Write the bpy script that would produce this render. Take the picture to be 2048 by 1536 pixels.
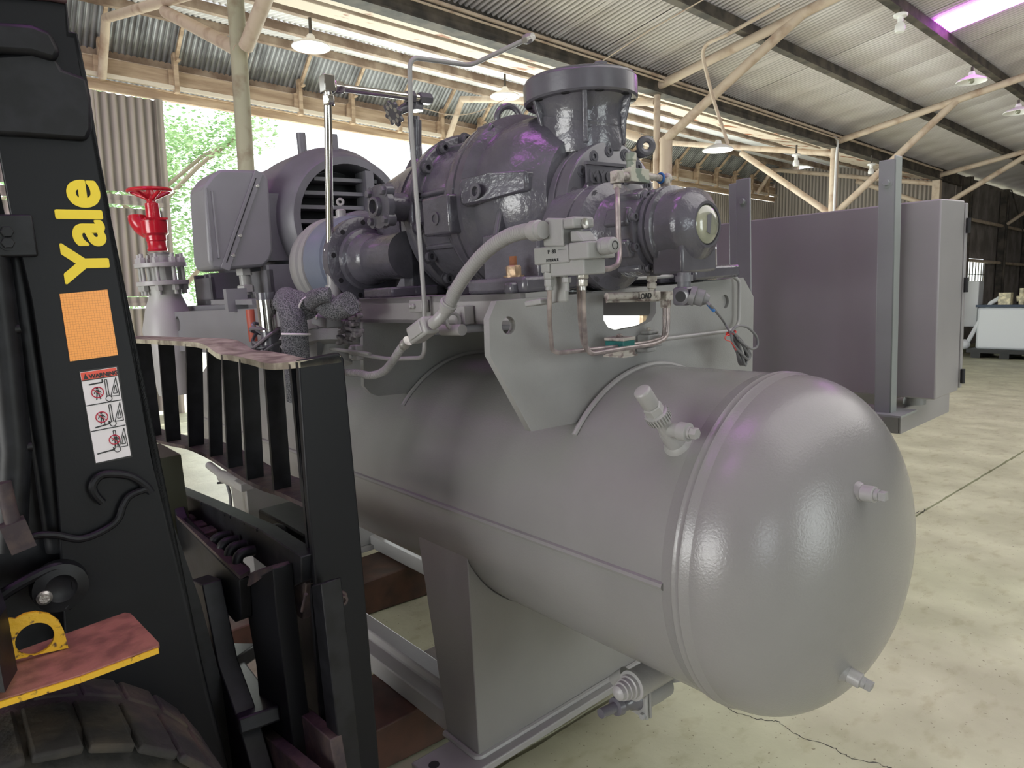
import bpy, bmesh, math, random
from mathutils import Vector, Matrix, Euler, noise
R0 = random.Random(7)
V = Vector
C = bpy.context.scene.collection
for o in list(bpy.data.objects): bpy.data.objects.remove(o, do_unlink=True)

# ---------------------------------------------------------------- frames
# eye height above the floor; BF = the shed (level), MF = the machine and the lift truck (the machine
# sits on uneven dunnage, about three degrees out of level)
EYE = 1.6
F = 1388.0
CB = Matrix(((0.666729, 0.08060535, -0.74092862), (0.74516677, -0.09090819, 0.66065285), (-0.01410432, -0.9925918, -0.12067555)))
CM = Matrix(((0.64649921, 0.0754796, -0.75917166), (0.7606356, -0.14062969, 0.63376397), (-0.05892583, -0.98718089, -0.14832946)))
M3 = CB @ CM.transposed()
MF = Matrix.Translation((0, 0, EYE)) @ M3.to_4x4()
BF = Matrix.Translation((0, 0, EYE))

def K(x, y, ax, v, f='M'):
    """surveyed point: the ray through a photo pixel met with the plane axis=v of a frame"""
    r = (CM if f == 'M' else CB) @ V((x - 1024, y - 768, F))
    return r * (v / r['xyz'.index(ax)])

# ---------------------------------------------------------------- camera, sky, lights, exposure
cam = bpy.data.cameras.new('camera'); cam.sensor_width = 36; cam.lens = F / 2048 * 36; cam.clip_start = .02; cam.clip_end = 300
camo = bpy.data.objects.new('camera', cam); C.objects.link(camo)
cols = CB @ Matrix(((1, 0, 0), (0, -1, 0), (0, 0, -1)))
camo.matrix_world = Matrix.Translation((0, 0, EYE)) @ cols.to_4x4()
bpy.context.scene.camera = camo
sc = bpy.context.scene
sc.view_settings.view_transform = 'Standard'; sc.view_settings.look = 'None'
sc.view_settings.gamma = 1; sc.view_settings.use_curve_mapping = False
sc.view_settings.exposure = 0.22
w = bpy.data.worlds.new('sky'); sc.world = w; w.use_nodes = True
bgn = w.node_tree.nodes['Background']; bgn.inputs[0].default_value = (.9, .97, 1.0, 1); bgn.inputs[1].default_value = 2.6
def area(name, loc, rot, sx, sy, col, power):
    l = bpy.data.lights.new(name, 'AREA'); l.shape = 'RECTANGLE'; l.size = sx; l.size_y = sy; l.color = col; l.energy = power
    o = bpy.data.objects.new(name, l); C.objects.link(o); o.location = loc; o.rotation_euler = rot
    return o
sun = bpy.data.lights.new('sun', 'SUN'); sun.energy = 4.0; sun.angle = .02; sun.color = (1, .95, .86)
so = bpy.data.objects.new('sun', sun); C.objects.link(so); so.rotation_euler = V((.52, .12, -.84)).to_track_quat('-Z', 'Y').to_euler()
# daylight through the big side door on the left, and through the open doors on the right hand side of the hall
area('daylight_side_door', (-10.7, 8.6, .7), Euler((0, math.radians(-112), 0)), 3.8, 10.6, (.93, 1, .95), 620)
area('daylight_right_doors', (7.9, 3.0, 2.1), Euler((0, math.radians(98), 0)), 3.4, 3.0, (.93, 1, .94), 85)
area('daylight_right_window', (7.9, -3.6, 2.4), Euler((0, math.radians(90), 0)), 2.4, 1.3, (.85, .95, 1), 45)
area('daylight_rear_door', (-1.5, -8.6, 1.6), Euler((math.radians(104), 0, 0)), 5.6, 3.0, (1, .98, .93), 350)
area('roof_fill_light', (1.5, 9, 5.2), Euler((0, math.radians(8), 0)), 4, 16, (1, .97, .95), 380)  # added fill lamp for general brightness; the roof has no vents

# ---------------------------------------------------------------- mesh building
def basis(d):
    d = V(d).normalized()
    a = V((0, 0, 1)) if abs(d.z) < .9 else V((1, 0, 0))
    u = d.cross(a).normalized(); return d, u, d.cross(u).normalized()

class MB:
    def __init__(s): s.v = []; s.f = []
    def add(s, vs, fs):
        n = len(s.v); s.v += [V(p) for p in vs]; s.f += [tuple(i + n for i in f) for f in fs]; return s
    def box(s, lo, hi):
        x0, y0, z0 = lo; x1, y1, z1 = hi
        return s.add([(x0,y0,z0),(x1,y0,z0),(x1,y1,z0),(x0,y1,z0),(x0,y0,z1),(x1,y0,z1),(x1,y1,z1),(x0,y1,z1)],
                     [(0,3,2,1),(4,5,6,7),(0,1,5,4),(1,2,6,5),(2,3,7,6),(3,0,4,7)])
    def obox(s, c, ux, uy, uz, hx, hy, hz):
        c = V(c); ux, uy, uz = V(ux).normalized(), V(uy).normalized(), V(uz).normalized()
        vs = [c + ux*hx*a + uy*hy*b + uz*hz*d for d in (-1, 1) for (a, b) in ((-1,-1),(1,-1),(1,1),(-1,1))]
        return s.add(vs, [(0,3,2,1),(4,5,6,7),(0,1,5,4),(1,2,6,5),(2,3,7,6),(3,0,4,7)])
    def bar(s, p, q, w_, h_, up=(0, 0, 1)):
        p, q = V(p), V(q); d = (q-p).normalized(); u = d.cross(V(up)).normalized(); n = u.cross(d)
        return s.obox((p+q)/2, d, u, n, (q-p).length/2, w_/2, h_/2)
    def prism(s, pts, vec):
        pts = [V(p) for p in pts]; vec = V(vec); n = len(pts)
        return s.add(pts + [p+vec for p in pts], [tuple(range(n))[::-1], tuple(range(n, 2*n))] + [(i, (i+1) % n, n+(i+1) % n, n+i) for i in range(n)])
    def lathe(s, o, ax, prof, n=32, caps=True):
        o = V(o); d, u, w_ = basis(ax); vs = []
        for (t, r) in prof:
            vs += [o + d*t + (u*math.cos(2*math.pi*k/n) + w_*math.sin(2*math.pi*k/n))*max(r, 1e-5) for k in range(n)]
        fs = []; m = len(prof)
        for i in range(m-1):
            fs += [(i*n+k, i*n+(k+1) % n, (i+1)*n+(k+1) % n, (i+1)*n+k) for k in range(n)]
        if caps: fs += [tuple(range(n))[::-1], tuple(range((m-1)*n, m*n))]
        return s.add(vs, fs)
    def cyl(s, p, q, r, r2=None, n=20):
        p, q = V(p), V(q); return s.lathe(p, q-p, [(0, r), ((q-p).length, r if r2 is None else r2)], n)
    def hexa(s, p, ax, af, h): return s.lathe(p, ax, [(0, af*.577), (h*.85, af*.577), (h, af*.5)], 6)
    def sphere(s, c, r, n=16, m=10, sc_=(1, 1, 1)):
        c = V(c); vs = []; fs = []
        for i in range(m+1):
            a = math.pi*i/m
            for k in range(n):
                b = 2*math.pi*k/n; vs.append(c + V((math.sin(a)*math.cos(b)*sc_[0], math.sin(a)*math.sin(b)*sc_[1], math.cos(a)*sc_[2]))*r)
        for i in range(m):
            fs += [(i*n+k, (i+1)*n+k, (i+1)*n+(k+1) % n, i*n+(k+1) % n) for k in range(n)]
        return s.add(vs, fs)
    def torus(s, c, ax, Rr, r, n=32, m=10, a0=0, a1=2*math.pi):
        c = V(c); d, u, w_ = basis(ax); full = abs(a1-a0-2*math.pi) < 1e-6; k = n if full else n+1; vs = []; fs = []
        for i in range(k):
            a = a0+(a1-a0)*i/n; e = u*math.cos(a)+w_*math.sin(a)
            for j in range(m):
                b = 2*math.pi*j/m; vs.append(c + e*(Rr+r*math.cos(b)) + d*r*math.sin(b))
        for i in range(n):
            for j in range(m): fs.append((i*m+j, ((i+1) % k)*m+j, ((i+1) % k)*m+(j+1) % m, i*m+(j+1) % m))
        return s.add(vs, fs)
    def tube(s, pts, r, n=10, fil=0.0, rad=None):
        pts = [V(p) for p in pts]
        if fil > 0 and len(pts) > 2:
            q = [pts[0]]
            for i in range(1, len(pts)-1):
                a, b, c = pts[i-1], pts[i], pts[i+1]
                l = min(fil, (a-b).length*.49, (c-b).length*.49); p0 = b+(a-b).normalized()*l; p1 = b+(c-b).normalized()*l
                for t in range(6):
                    t /= 5; q.append(p0*(1-t)**2 + b*2*t*(1-t) + p1*t*t)
            q.append(pts[-1]); pts = q
        m = len(pts); d0 = (pts[1]-pts[0]).normalized(); _, u, w_ = basis(d0); vs = []
        for i, p in enumerate(pts):
            d = ((pts[min(i+1, m-1)]-p).normalized() + (p-pts[max(i-1, 0)]).normalized())
            d = d.normalized() if d.length > 1e-6 else d0
            u = (u - d*u.dot(d)).normalized(); w_ = d.cross(u)
            rr = rad[i] if rad and len(rad) == m else r
            vs += [p + (u*math.cos(2*math.pi*k/n)+w_*math.sin(2*math.pi*k/n))*rr for k in range(n)]
        fs = [(i*n+k, i*n+(k+1) % n, (i+1)*n+(k+1) % n, (i+1)*n+k) for i in range(m-1) for k in range(n)]
        return s.add(vs, fs + [tuple(range(n))[::-1], tuple(range((m-1)*n, m*n))])

def spline(pts, n=8):
    """Catmull-Rom through the points"""
    p = [V(q) for q in pts]; p = [p[0]*2-p[1]] + p + [p[-1]*2-p[-2]]; out = []
    for i in range(1, len(p)-2):
        a, b, c, d = p[i-1:i+3]
        for k in range(n):
            t = k/n; out.append(.5*((2*b)+(c-a)*t+(2*a-5*b+4*c-d)*t*t+(3*b-a-3*c+d)*t**3))
    return out + [p[-2]]

LOC = {}
def mesh(name, mb, mat, loc=(0, 0, 0), smooth=True, fix=True, ang=35):
    me = bpy.data.meshes.new(name); l = V(loc)
    me.from_pydata([tuple(p-l) for p in mb.v], [], mb.f); me.validate()
    if fix:
        b = bmesh.new(); b.from_mesh(me); bmesh.ops.recalc_face_normals(b, faces=b.faces); b.to_mesh(me); b.free()
    if smooth:
        me.shade_smooth(); me.set_sharp_from_angle(angle=math.radians(ang))
    if mat: me.materials.append(mat)
    return me
def th(name, label, cat, loc, f='M', group=None):
    o = bpy.data.objects.new(name, None); C.objects.link(o); o.empty_display_size = .1
    o.matrix_world = (MF if f == 'M' else BF) @ Matrix.Translation(V(loc)); LOC[o.name] = V(loc)
    o['label'] = label; o['category'] = cat
    if group: o['group'] = group
    return o
def part(name, mb, mat, parent, label=None, bev=0, smooth=True, ang=35):
    me = mesh(name, mb, mat, LOC[parent.name], smooth, ang=ang)
    o = bpy.data.objects.new(name, me); C.objects.link(o); o.parent = parent; LOC[o.name] = LOC[parent.name]
    if label: o['label'] = label
    if bev:
        m = o.modifiers.new('bevel', 'BEVEL'); m.width = bev; m.segments = 2; m.limit_method = 'ANGLE'; m.angle_limit = .6; m.harden_normals = False
    return o
def one(name, label, cat, mb, mat, loc, f='M', group=None, bev=0, smooth=True, kind=None):
    """a thing (or a piece of the setting) that is one mesh"""
    me = mesh(name, mb, mat, loc, smooth); o = bpy.data.objects.new(name, me); C.objects.link(o)
    o.matrix_world = (MF if f == 'M' else BF) @ Matrix.Translation(V(loc)); LOC[o.name] = V(loc)
    if kind: o['kind'] = kind
    if label: o['label'] = label
    if cat: o['category'] = cat
    if group: o['group'] = group
    if bev:
        m = o.modifiers.new('bevel', 'BEVEL'); m.width = bev; m.segments = 2; m.limit_method = 'ANGLE'; m.angle_limit = .6
    return o
def struct(name, loc=(0, 0, 0), f='B'):
    o = bpy.data.objects.new(name, None); C.objects.link(o); o.matrix_world = (MF if f == 'M' else BF) @ Matrix.Translation(V(loc))
    LOC[o.name] = V(loc); o['kind'] = 'structure'; return o
def inst(src, parent, off=(0, 0, 0), name=None):
    """another child sharing src's mesh, moved by off"""
    o = src.copy(); C.objects.link(o); o.parent = parent; o.location = V(src.location) + V(off); LOC[o.name] = LOC[parent.name]
    if name: o.name = name
    return o
def text(name, s, size, o_, right, up, mat, parent, ext=.0004, bold=0, spacing=1, shear=0, label=None, wx=1.0, fat=0):
    """flat lettering: origin = baseline left, right / up = directions in the frame"""
    c = bpy.data.curves.new(name, 'FONT'); c.body = s; c.size = size; c.extrude = ext; c.offset = bold; c.space_character = spacing; c.shear = shear
    t = bpy.data.objects.new(name, c); C.objects.link(t)
    bpy.context.view_layer.update()
    me = bpy.data.meshes.new_from_object(t); bpy.data.objects.remove(t, do_unlink=True)
    if fat:
        b = bmesh.new()
        for k, (dx, dy) in enumerate(((0, 0), (fat, 0), (-fat, 0), (0, fat), (0, -fat), (fat*.7, fat*.7), (-fat*.7, fat*.7), (fat*.7, -fat*.7), (-fat*.7, -fat*.7))):
            n0 = len(b.verts); b.from_mesh(me); b.verts.ensure_lookup_table()
            for v in b.verts[n0:]: v.co += V((dx, dy, k*.00003))
        b.to_mesh(me); b.free()
    r = V(right).normalized(); u = V(up).normalized(); n = r.cross(u); l = LOC[parent.name]
    for v in me.vertices: v.co = V(o_) - l + r*v.co.x*wx + u*v.co.y + n*v.co.z
    me.materials.clear(); me.materials.append(mat)
    ob = bpy.data.objects.new(name, me); C.objects.link(ob); ob.parent = parent; LOC[ob.name] = l
    if label: ob['label'] = label
    return ob

# ---------------------------------------------------------------- materials
def mat(name, col, rough=.5, metal=0, bump=0, bscale=30, var=0, vscale=4, col2=None, lo=.4, hi=.62, emis=None, est=0, coat=0, spec=.5, stretch=None, detail=6, bdist=.004, alpha=1):
    m = bpy.data.materials.new(name); m.use_nodes = True; nt = m.node_tree; b = nt.nodes['Principled BSDF']
    b.inputs['Base Color'].default_value = (*col, 1); b.inputs['Roughness'].default_value = rough; b.inputs['Metallic'].default_value = metal
    b.inputs['Specular IOR Level'].default_value = spec; b.inputs['Coat Weight'].default_value = coat; b.inputs['Coat Roughness'].default_value = .15
    tc = nt.nodes.new('ShaderNodeTexCoord'); mp = nt.nodes.new('ShaderNodeMapping'); nt.links.new(tc.outputs['Object'], mp.inputs[0])
    if stretch: mp.inputs['Scale'].default_value = stretch
    if var or col2:
        n = nt.nodes.new('ShaderNodeTexNoise'); n.inputs['Scale'].default_value = vscale; n.inputs['Detail'].default_value = detail; nt.links.new(mp.outputs[0], n.inputs[0])
        r = nt.nodes.new('ShaderNodeValToRGB'); nt.links.new(n.outputs[0], r.inputs[0])
        c2 = col2 or tuple(max(0, c*(1-var)) for c in col); c1 = col if col2 else tuple(min(1, c*(1+var)) for c in col)
        r.color_ramp.elements[0].position = lo; r.color_ramp.elements[1].position = hi
        r.color_ramp.elements[0].color = (*c2, 1); r.color_ramp.elements[1].color = (*c1, 1)
        nt.links.new(r.outputs[0], b.inputs['Base Color'])
    if bump:
        n2 = nt.nodes.new('ShaderNodeTexNoise'); n2.inputs['Scale'].default_value = bscale; n2.inputs['Detail'].default_value = 3; nt.links.new(mp.outputs[0], n2.inputs[0])
        bp = nt.nodes.new('ShaderNodeBump'); bp.inputs['Strength'].default_value = bump; bp.inputs['Distance'].default_value = bdist
        nt.links.new(n2.outputs[0], bp.inputs['Height']); nt.links.new(bp.outputs[0], b.inputs['Normal'])
    if emis: b.inputs['Emission Color'].default_value = (*emis, 1); b.inputs['Emission Strength'].default_value = est
    return m
GREY = mat('light_grey_paint', (.30, .295, .29), .36, bump=.25, bscale=160, var=.05, vscale=3, bdist=.0012)
GREYL = mat('pale_grey_paint', (.46, .46, .45), .4, bump=.25, bscale=160, var=.05, vscale=3, bdist=.0012)
GREYF = mat('grey_paint_flat', (.27, .27, .265), .5, bump=.4, bscale=220, var=.06, vscale=5, bdist=.0015)
VESSEL = mat('vessel_grey_paint', (.225, .222, .216), .25, bump=.55, bscale=200, var=.05, vscale=2.2, bdist=.0010)
CAST = mat('dark_grey_cast_paint', (.098, .095, .112), .20, bump=.9, bscale=55, var=.12, vscale=9, coat=.25, bdist=.0028)
CASTD = mat('dark_grey_machined_paint', (.105, .102, .118), .24, bump=.25, bscale=90, var=.1, vscale=9, coat=.2, bdist=.001)
MOTOR = mat('motor_grey_paint', (.135, .135, .15), .42, bump=.3, bscale=120, var=.1, vscale=6, bdist=.001)
BOX = mat('box_grey_paint', (.21, .21, .225), .4, bump=.2, bscale=200, var=.04, bdist=.0006)
CAB = mat('cabinet_grey_paint', (.27, .262, .268), .38, bump=.12, bscale=260, var=.05, vscale=2.5, bdist=.0006)
CABG = mat('post_grey_green_paint', (.25, .27, .265), .42, bump=.15, bscale=200, var=.05, bdist=.0006)
DARK = mat('hole_dark', (.012, .012, .014), .7)
BLK = mat('black_steel_paint', (.0085, .009, .011), .45, bump=.3, bscale=60, var=.35, vscale=20, bdist=.001, spec=.3)
BLKS = mat('black_scratched_paint', (.0095, .010, .012), .42, bump=.15, bscale=160, col2=(.008, .0085, .0105), bdist=.0008, spec=.2)
DUST = mat('dusty_red_brown_steel', (.075, .052, .046), .7, bump=.5, bscale=50, col2=(.04, .028, .032), vscale=25)
DUSTB = mat('dusty_beige_steel', (.48, .45, .34), .75, bump=.5, bscale=50, col2=(.20, .17, .13), vscale=14)
CHROME = mat('chrome', (.75, .73, .68), .12, 1)
ZINC = mat('zinc_fitting', (.48, .47, .44), .35, .8, bump=.2, bscale=200, var=.12)
RED = mat('red_paint', (.55, .008, .025), .22, bump=.35, bscale=60, coat=.4)
ORANGE = mat('orange_rusty_plate', (.34, .15, .10), .65, bump=.5, bscale=60, col2=(.20, .09, .06), vscale=22)
YEL = mat('yellow_chipped_paint', (.72, .42, .02), .45, bump=.4, bscale=60, col2=(.10, .05, .02), vscale=70, lo=.33, hi=.42)
YLET = mat('yellow_lettering', (.90, .68, .02), .45)
WHT = mat('sticker_white', (.78, .74, .76), .4)
REDL = mat('sticker_red', (.78, .08, .04), .4)
REDR = mat('sticker_dark_red', (.5, .02, .05), .4)
INK = mat('sticker_black', (.015, .015, .015), .5)
RUST = mat('rust', (.26, .10, .045), .85, bump=.6, bscale=60, col2=(.12, .05, .03), vscale=20)
TAN = mat('brass_plated_nut', (.42, .30, .19), .4, .5, bump=.3, bscale=90, var=.25, vscale=60)
PIPE = mat('old_cream_pipe', (.60, .49, .39), .62, bump=.5, bscale=30, col2=(.36, .24, .17), vscale=5, lo=.25, hi=.5)
WOOD = mat('sun_bleached_timber', (.62, .48, .35), .75, bump=.4, bscale=30, col2=(.42, .30, .21), vscale=3, stretch=(4, .4, 4))
PURL = mat('dirty_dark_purlin', (.13, .11, .09), .7, bump=.4, bscale=30, col2=(.05, .045, .04), vscale=4)
PURLB = mat('aisle_purlin', (.40, .31, .24), .7, bump=.4, bscale=30, col2=(.22, .15, .11), vscale=4)
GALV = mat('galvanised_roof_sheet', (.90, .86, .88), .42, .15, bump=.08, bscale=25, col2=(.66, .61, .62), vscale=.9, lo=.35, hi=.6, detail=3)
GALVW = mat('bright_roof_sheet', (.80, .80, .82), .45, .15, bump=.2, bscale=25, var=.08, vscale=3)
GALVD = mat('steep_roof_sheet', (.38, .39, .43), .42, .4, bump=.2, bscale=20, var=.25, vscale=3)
WALLM = mat('beige_grey_wall_sheet', (.52, .47, .43), .55, .1, col2=(.44, .39, .36), vscale=.8, detail=3)
WALLB = mat('brown_grey_wall_sheet', (.25, .225, .215), .6, .1, bump=.2, bscale=20, col2=(.15, .13, .12), vscale=2)
GUT = mat('rusted_valley_gutter', (.72, .62, .52), .6, bump=.3, bscale=20, col2=(.34, .12, .05), vscale=2.6, lo=.36, hi=.42, detail=10)
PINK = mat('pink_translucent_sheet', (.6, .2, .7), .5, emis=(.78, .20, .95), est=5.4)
ENAM = mat('white_enamel_shade', (.93, .93, .92), .3)
GLAS = mat('sight_glass', (.34, .34, .25), .06, coat=1, col2=(.22, .23, .18), vscale=18)
BLUE = mat('blue_sealant', (.02, .12, .35), .5)
GRN = mat('green_plastic_clamp', (.01, .12, .11), .45, bump=.3, bscale=80)
OLDT = mat('chipped_beige_paint', (.40, .37, .33), .5, bump=.5, bscale=60, col2=(.13, .10, .09), vscale=45, lo=.36, hi=.5)
CABLE = mat('grey_cable', (.15, .15, .155), .5)
REDT = mat('red_tie', (.6, .04, .03), .5)
BRN = mat('brown_dunnage_steel', (.10, .045, .028), .6, bump=.4, bscale=20, col2=(.045, .025, .018), vscale=6)
RUB = mat('muddy_tyre_rubber', (.085, .07, .048), .9, bump=1.0, bscale=35, col2=(.028, .027, .025), vscale=6, lo=.42, hi=.62, bdist=.006)
WHP = mat('white_machine_paint', (.72, .75, .78), .4)
LEAF = mat('leaf_green', (.20, .36, .14), .6, col2=(.42, .58, .30), vscale=1.5)
BARK = mat('tree_bark', (.28, .22, .17), .9, bump=.5)
LAMPL = mat('lit_lamp_diffuser', (.9, .9, .9), .5, emis=(1, 1, .97), est=2.2)
GLASSW = mat('bright_window_glass', (.8, .88, .85), .3, emis=(.92, 1, .95), est=2.2)

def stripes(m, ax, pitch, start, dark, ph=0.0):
    """shading of the corrugations, painted into the sheet colour as dark stripes"""
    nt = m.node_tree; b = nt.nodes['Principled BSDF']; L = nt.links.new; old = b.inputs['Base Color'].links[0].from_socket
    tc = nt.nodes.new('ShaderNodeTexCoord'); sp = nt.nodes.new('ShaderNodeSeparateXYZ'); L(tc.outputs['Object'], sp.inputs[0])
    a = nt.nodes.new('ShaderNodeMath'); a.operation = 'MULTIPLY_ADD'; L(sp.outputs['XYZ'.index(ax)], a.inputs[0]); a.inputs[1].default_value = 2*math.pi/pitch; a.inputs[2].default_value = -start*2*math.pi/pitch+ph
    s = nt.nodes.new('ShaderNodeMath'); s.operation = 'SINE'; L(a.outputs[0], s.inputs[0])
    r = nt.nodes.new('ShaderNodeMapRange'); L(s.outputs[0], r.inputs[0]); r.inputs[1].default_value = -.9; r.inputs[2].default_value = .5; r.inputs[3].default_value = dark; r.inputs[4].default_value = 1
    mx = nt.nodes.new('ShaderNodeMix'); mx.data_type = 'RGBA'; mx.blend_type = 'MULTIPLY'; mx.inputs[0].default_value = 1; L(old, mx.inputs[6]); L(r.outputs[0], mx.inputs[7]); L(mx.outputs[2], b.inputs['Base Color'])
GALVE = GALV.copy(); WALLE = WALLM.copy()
stripes(GALV, 'Y', .076, -9.4, .38); stripes(GALVD, 'Y', .076, -9.4, .4); stripes(WALLM, 'Y', .11, -9.1, .5); stripes(WALLE, 'X', .10, -10.95+8.5, .45)  # rib shading painted onto the roof and wall sheets
def foam():
    m = mat('speckled_foam_insulation', (.2, .2, .2), .95, bump=1, bscale=130, bdist=.006); nt = m.node_tree; b = nt.nodes['Principled BSDF']
    n = nt.nodes.new('ShaderNodeTexNoise'); n.inputs['Scale'].default_value = 330; n.inputs['Detail'].default_value = 2
    tc = nt.nodes.new('ShaderNodeTexCoord'); nt.links.new(tc.outputs['Object'], n.inputs[0])
    r = nt.nodes.new('ShaderNodeValToRGB'); nt.links.new(n.outputs[0], r.inputs[0])
    r.color_ramp.elements[0].position = .40; r.color_ramp.elements[1].position = .60; r.color_ramp.elements[0].color = (.05, .053, .06, 1); r.color_ramp.elements[1].color = (.25, .25, .27, 1)
    nt.links.new(r.outputs[0], b.inputs['Base Color']); return m
FOAM = foam()
def concrete():
    m = bpy.data.materials.new('worn_concrete'); m.use_nodes = True; nt = m.node_tree; b = nt.nodes['Principled BSDF']; L = nt.links.new
    tc = nt.nodes.new('ShaderNodeTexCoord')
    def nz(s, d, st=(1, 1, 1)):
        mp = nt.nodes.new('ShaderNodeMapping'); mp.inputs['Scale'].default_value = st; L(tc.outputs['Object'], mp.inputs[0])
        n = nt.nodes.new('ShaderNodeTexNoise'); n.inputs['Scale'].default_value = s; n.inputs['Detail'].default_value = d; L(mp.outputs[0], n.inputs[0]); return n
    def ramp(n, a, b_, ca, cb):
        r = nt.nodes.new('ShaderNodeValToRGB'); L(n.outputs[0], r.inputs[0]); e = r.color_ramp.elements
        e[0].position = a; e[1].position = b_; e[0].color = (*ca, 1); e[1].color = (*cb, 1); return r
    r1 = ramp(nz(2.2, 12), .38, .66, (.43, .43, .30), (.58, .585, .42))
    r2 = ramp(nz(14, 10, (1, .5, 1)), .30, .46, (.78, .75, .68), (1, 1, 1))
    r3 = ramp(nz(60, 4), .30, .335, (.3, .25, .2), (1, 1, 1))
    mx = nt.nodes.new('ShaderNodeMix'); mx.data_type = 'RGBA'; mx.blend_type = 'MULTIPLY'; mx.inputs[0].default_value = .75
    L(r1.outputs[0], mx.inputs[6]); L(r2.outputs[0], mx.inputs[7])
    m2 = nt.nodes.new('ShaderNodeMix'); m2.data_type = 'RGBA'; m2.blend_type = 'MULTIPLY'; m2.inputs[0].default_value = .8
    L(mx.outputs[2], m2.inputs[6]); L(r3.outputs[0], m2.inputs[7]); L(m2.outputs[2], b.inputs['Base Color'])
    b.inputs['Roughness'].default_value = .52
    bp = nt.nodes.new('ShaderNodeBump'); bp.inputs['Strength'].default_value = .35; bp.inputs['Distance'].default_value = .004
    L(nz(40, 8).outputs[0], bp.inputs['Height']); L(bp.outputs[0], b.inputs['Normal']); return m
CONC = concrete()
def reflector():
    m = mat('orange_reflective_tape', (1, .3, .02), .35); nt = m.node_tree; b = nt.nodes['Principled BSDF']; L = nt.links.new
    tc = nt.nodes.new('ShaderNodeTexCoord')
    vo = nt.nodes.new('ShaderNodeTexVoronoi'); vo.feature = 'DISTANCE_TO_EDGE'; vo.inputs['Scale'].default_value = 190; vo.inputs['Randomness'].default_value = .15
    L(tc.outputs['Object'], vo.inputs[0]); r = nt.nodes.new('ShaderNodeValToRGB'); L(vo.outputs[0], r.inputs[0])
    r.color_ramp.elements[0].position = .02; r.color_ramp.elements[1].position = .07; r.color_ramp.elements[0].color = (.60, .14, .01, 1); r.color_ramp.elements[1].color = (1, .40, .06, 1)
    L(r.outputs[0], b.inputs['Base Color']); b.inputs['Emission Strength'].default_value = 0
    return m
REFL = reflector()
# ================================================================ the shed
FZ = -EYE
def KD(x, y, depth, f='B'): return (CM if f == 'M' else CB) @ V((x-1024, y-768, F)) * (depth/F)
# floor: concrete slabs parted by a ragged expansion joint
floor = struct('floor', (0, 0, FZ))
rj = random.Random(3)
def slab(x0, x1, y0, y1, jag=None):
    n = 420 if jag else 1; vs = []; fs = []
    def e(i):
        return y0+(y1-y0)*i/n
    L_ = []; R_ = []
    for i in range(n+1):
        y = e(i); a = x0; b = x1
        if jag == 'R': b = x1 - .008 - .013*abs(noise.noise(V((0, y*5, 3)))) - .008*rj.random()*(rj.random() < .5)
        if jag == 'L': a = x0 + .006 + .012*abs(noise.noise(V((7, y*6, 3)))) + .006*rj.random()*(rj.random() < .4)
        L_.append((a, y, FZ)); R_.append((b, y, FZ))
    ring = L_ + R_[::-1]
    m = MB(); m.prism(ring, (0, 0, -.12)); return m
part('concrete_slab', slab(-11.2, -1.7, -9.3, 36, 'R'), CONC, floor, smooth=False)
part('concrete_slab', slab(-1.7, 9, -9.3, 36, 'L'), CONC, floor, smooth=False)
m = MB(); m.box((-1.75, -9, FZ-.14), (-1.65, 36, FZ-.05)); part('joint_filler', m, mat('joint_dirt', (.05, .03, .02), .95), floor)
cr = [K(x, y, 'z', FZ+.0005, 'B') for x, y in [(1300,1325),(1369,1364),(1440,1402),(1470,1425),(1526,1439),(1560,1445),(1594,1470),(1660,1492),(1700,1515),(1758,1528),(1800,1545),(1900,1590)]]
cr2 = [K(x, y, 'z', FZ+.0005, 'B') for x, y in [(1826,1031),(1838,1022),(1845,1026),(1850,1018)]]
m = MB()
def ribbon(m, pts, w_):
    pts = spline(pts, 8); rr = random.Random(1); L_ = []
    for i, p in enumerate(pts):
        d = (pts[min(i+1, len(pts)-1)]-pts[max(i-1, 0)]).normalized(); s = V((-d.y, d.x, 0)); j = V((rr.uniform(-1, 1), rr.uniform(-1, 1), 0))*.006; k = w_*rr.uniform(.4, 1.2)
        L_ += [p+j+s*k, p+j-s*k]
    m.add(L_, [(2*i, 2*i+1, 2*i+3, 2*i+2) for i in range(len(pts)-1)])
ribbon(m, cr, .0022); ribbon(m, cr2, .004); part('floor_crack', m, DARK, floor, smooth=False)
one('ground_outside', None, None, MB().add([(-90, -60, FZ-.05), (-11.2, -60, FZ-.05), (-11.2, 80, FZ-.05), (-90, 80, FZ-.05)], [(0, 1, 2, 3)]), mat('pale_yard', (.62, .60, .55), .8, col2=(.45, .44, .38), vscale=.6), (-40, 0, FZ), 'B', kind='structure')

def corr(o_, u, v, wid, ln, pitch=.076, amp=.011, seg=6, n=None):
    """one corrugated sheet: waves run along v"""
    o_, u, v = V(o_), V(u).normalized(), V(v).normalized(); nn = u.cross(v); k = max(2, int(wid/pitch*seg)); vs = []
    for i in range(k+1):
        x = wid*i/k; h = amp*math.sin(2*math.pi*x/pitch)
        vs += [o_+u*x+nn*h, o_+u*x+nn*h+v*ln]
    return MB().add(vs, [(2*i, 2*i+1, 2*i+3, 2*i+2) for i in range(k)])
def sheets(parent, name, o_, u, v, wid, ln, nu, nv, mt, step_u, step_v, lift=None, **kw):
    src = None
    for a in range(nu):
        for b in range(nv):
            off = V(u).normalized()*step_u*a + V(v).normalized()*step_v*b
            if lift is not None: off += V(lift)*((a % 2)*.5+(b % 2))
            if src is None: src = part(name, corr(o_, u, v, wid, ln, **kw), mt, parent, ang=80)
            else: inst(src, parent, off, name)
ceiling = struct('ceiling', (0, 0, 0))
def zr(X): return 4.0 + .17*X            # underside of the main roof sheets
SL = V((1, 0, .17)).normalized()
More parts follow.
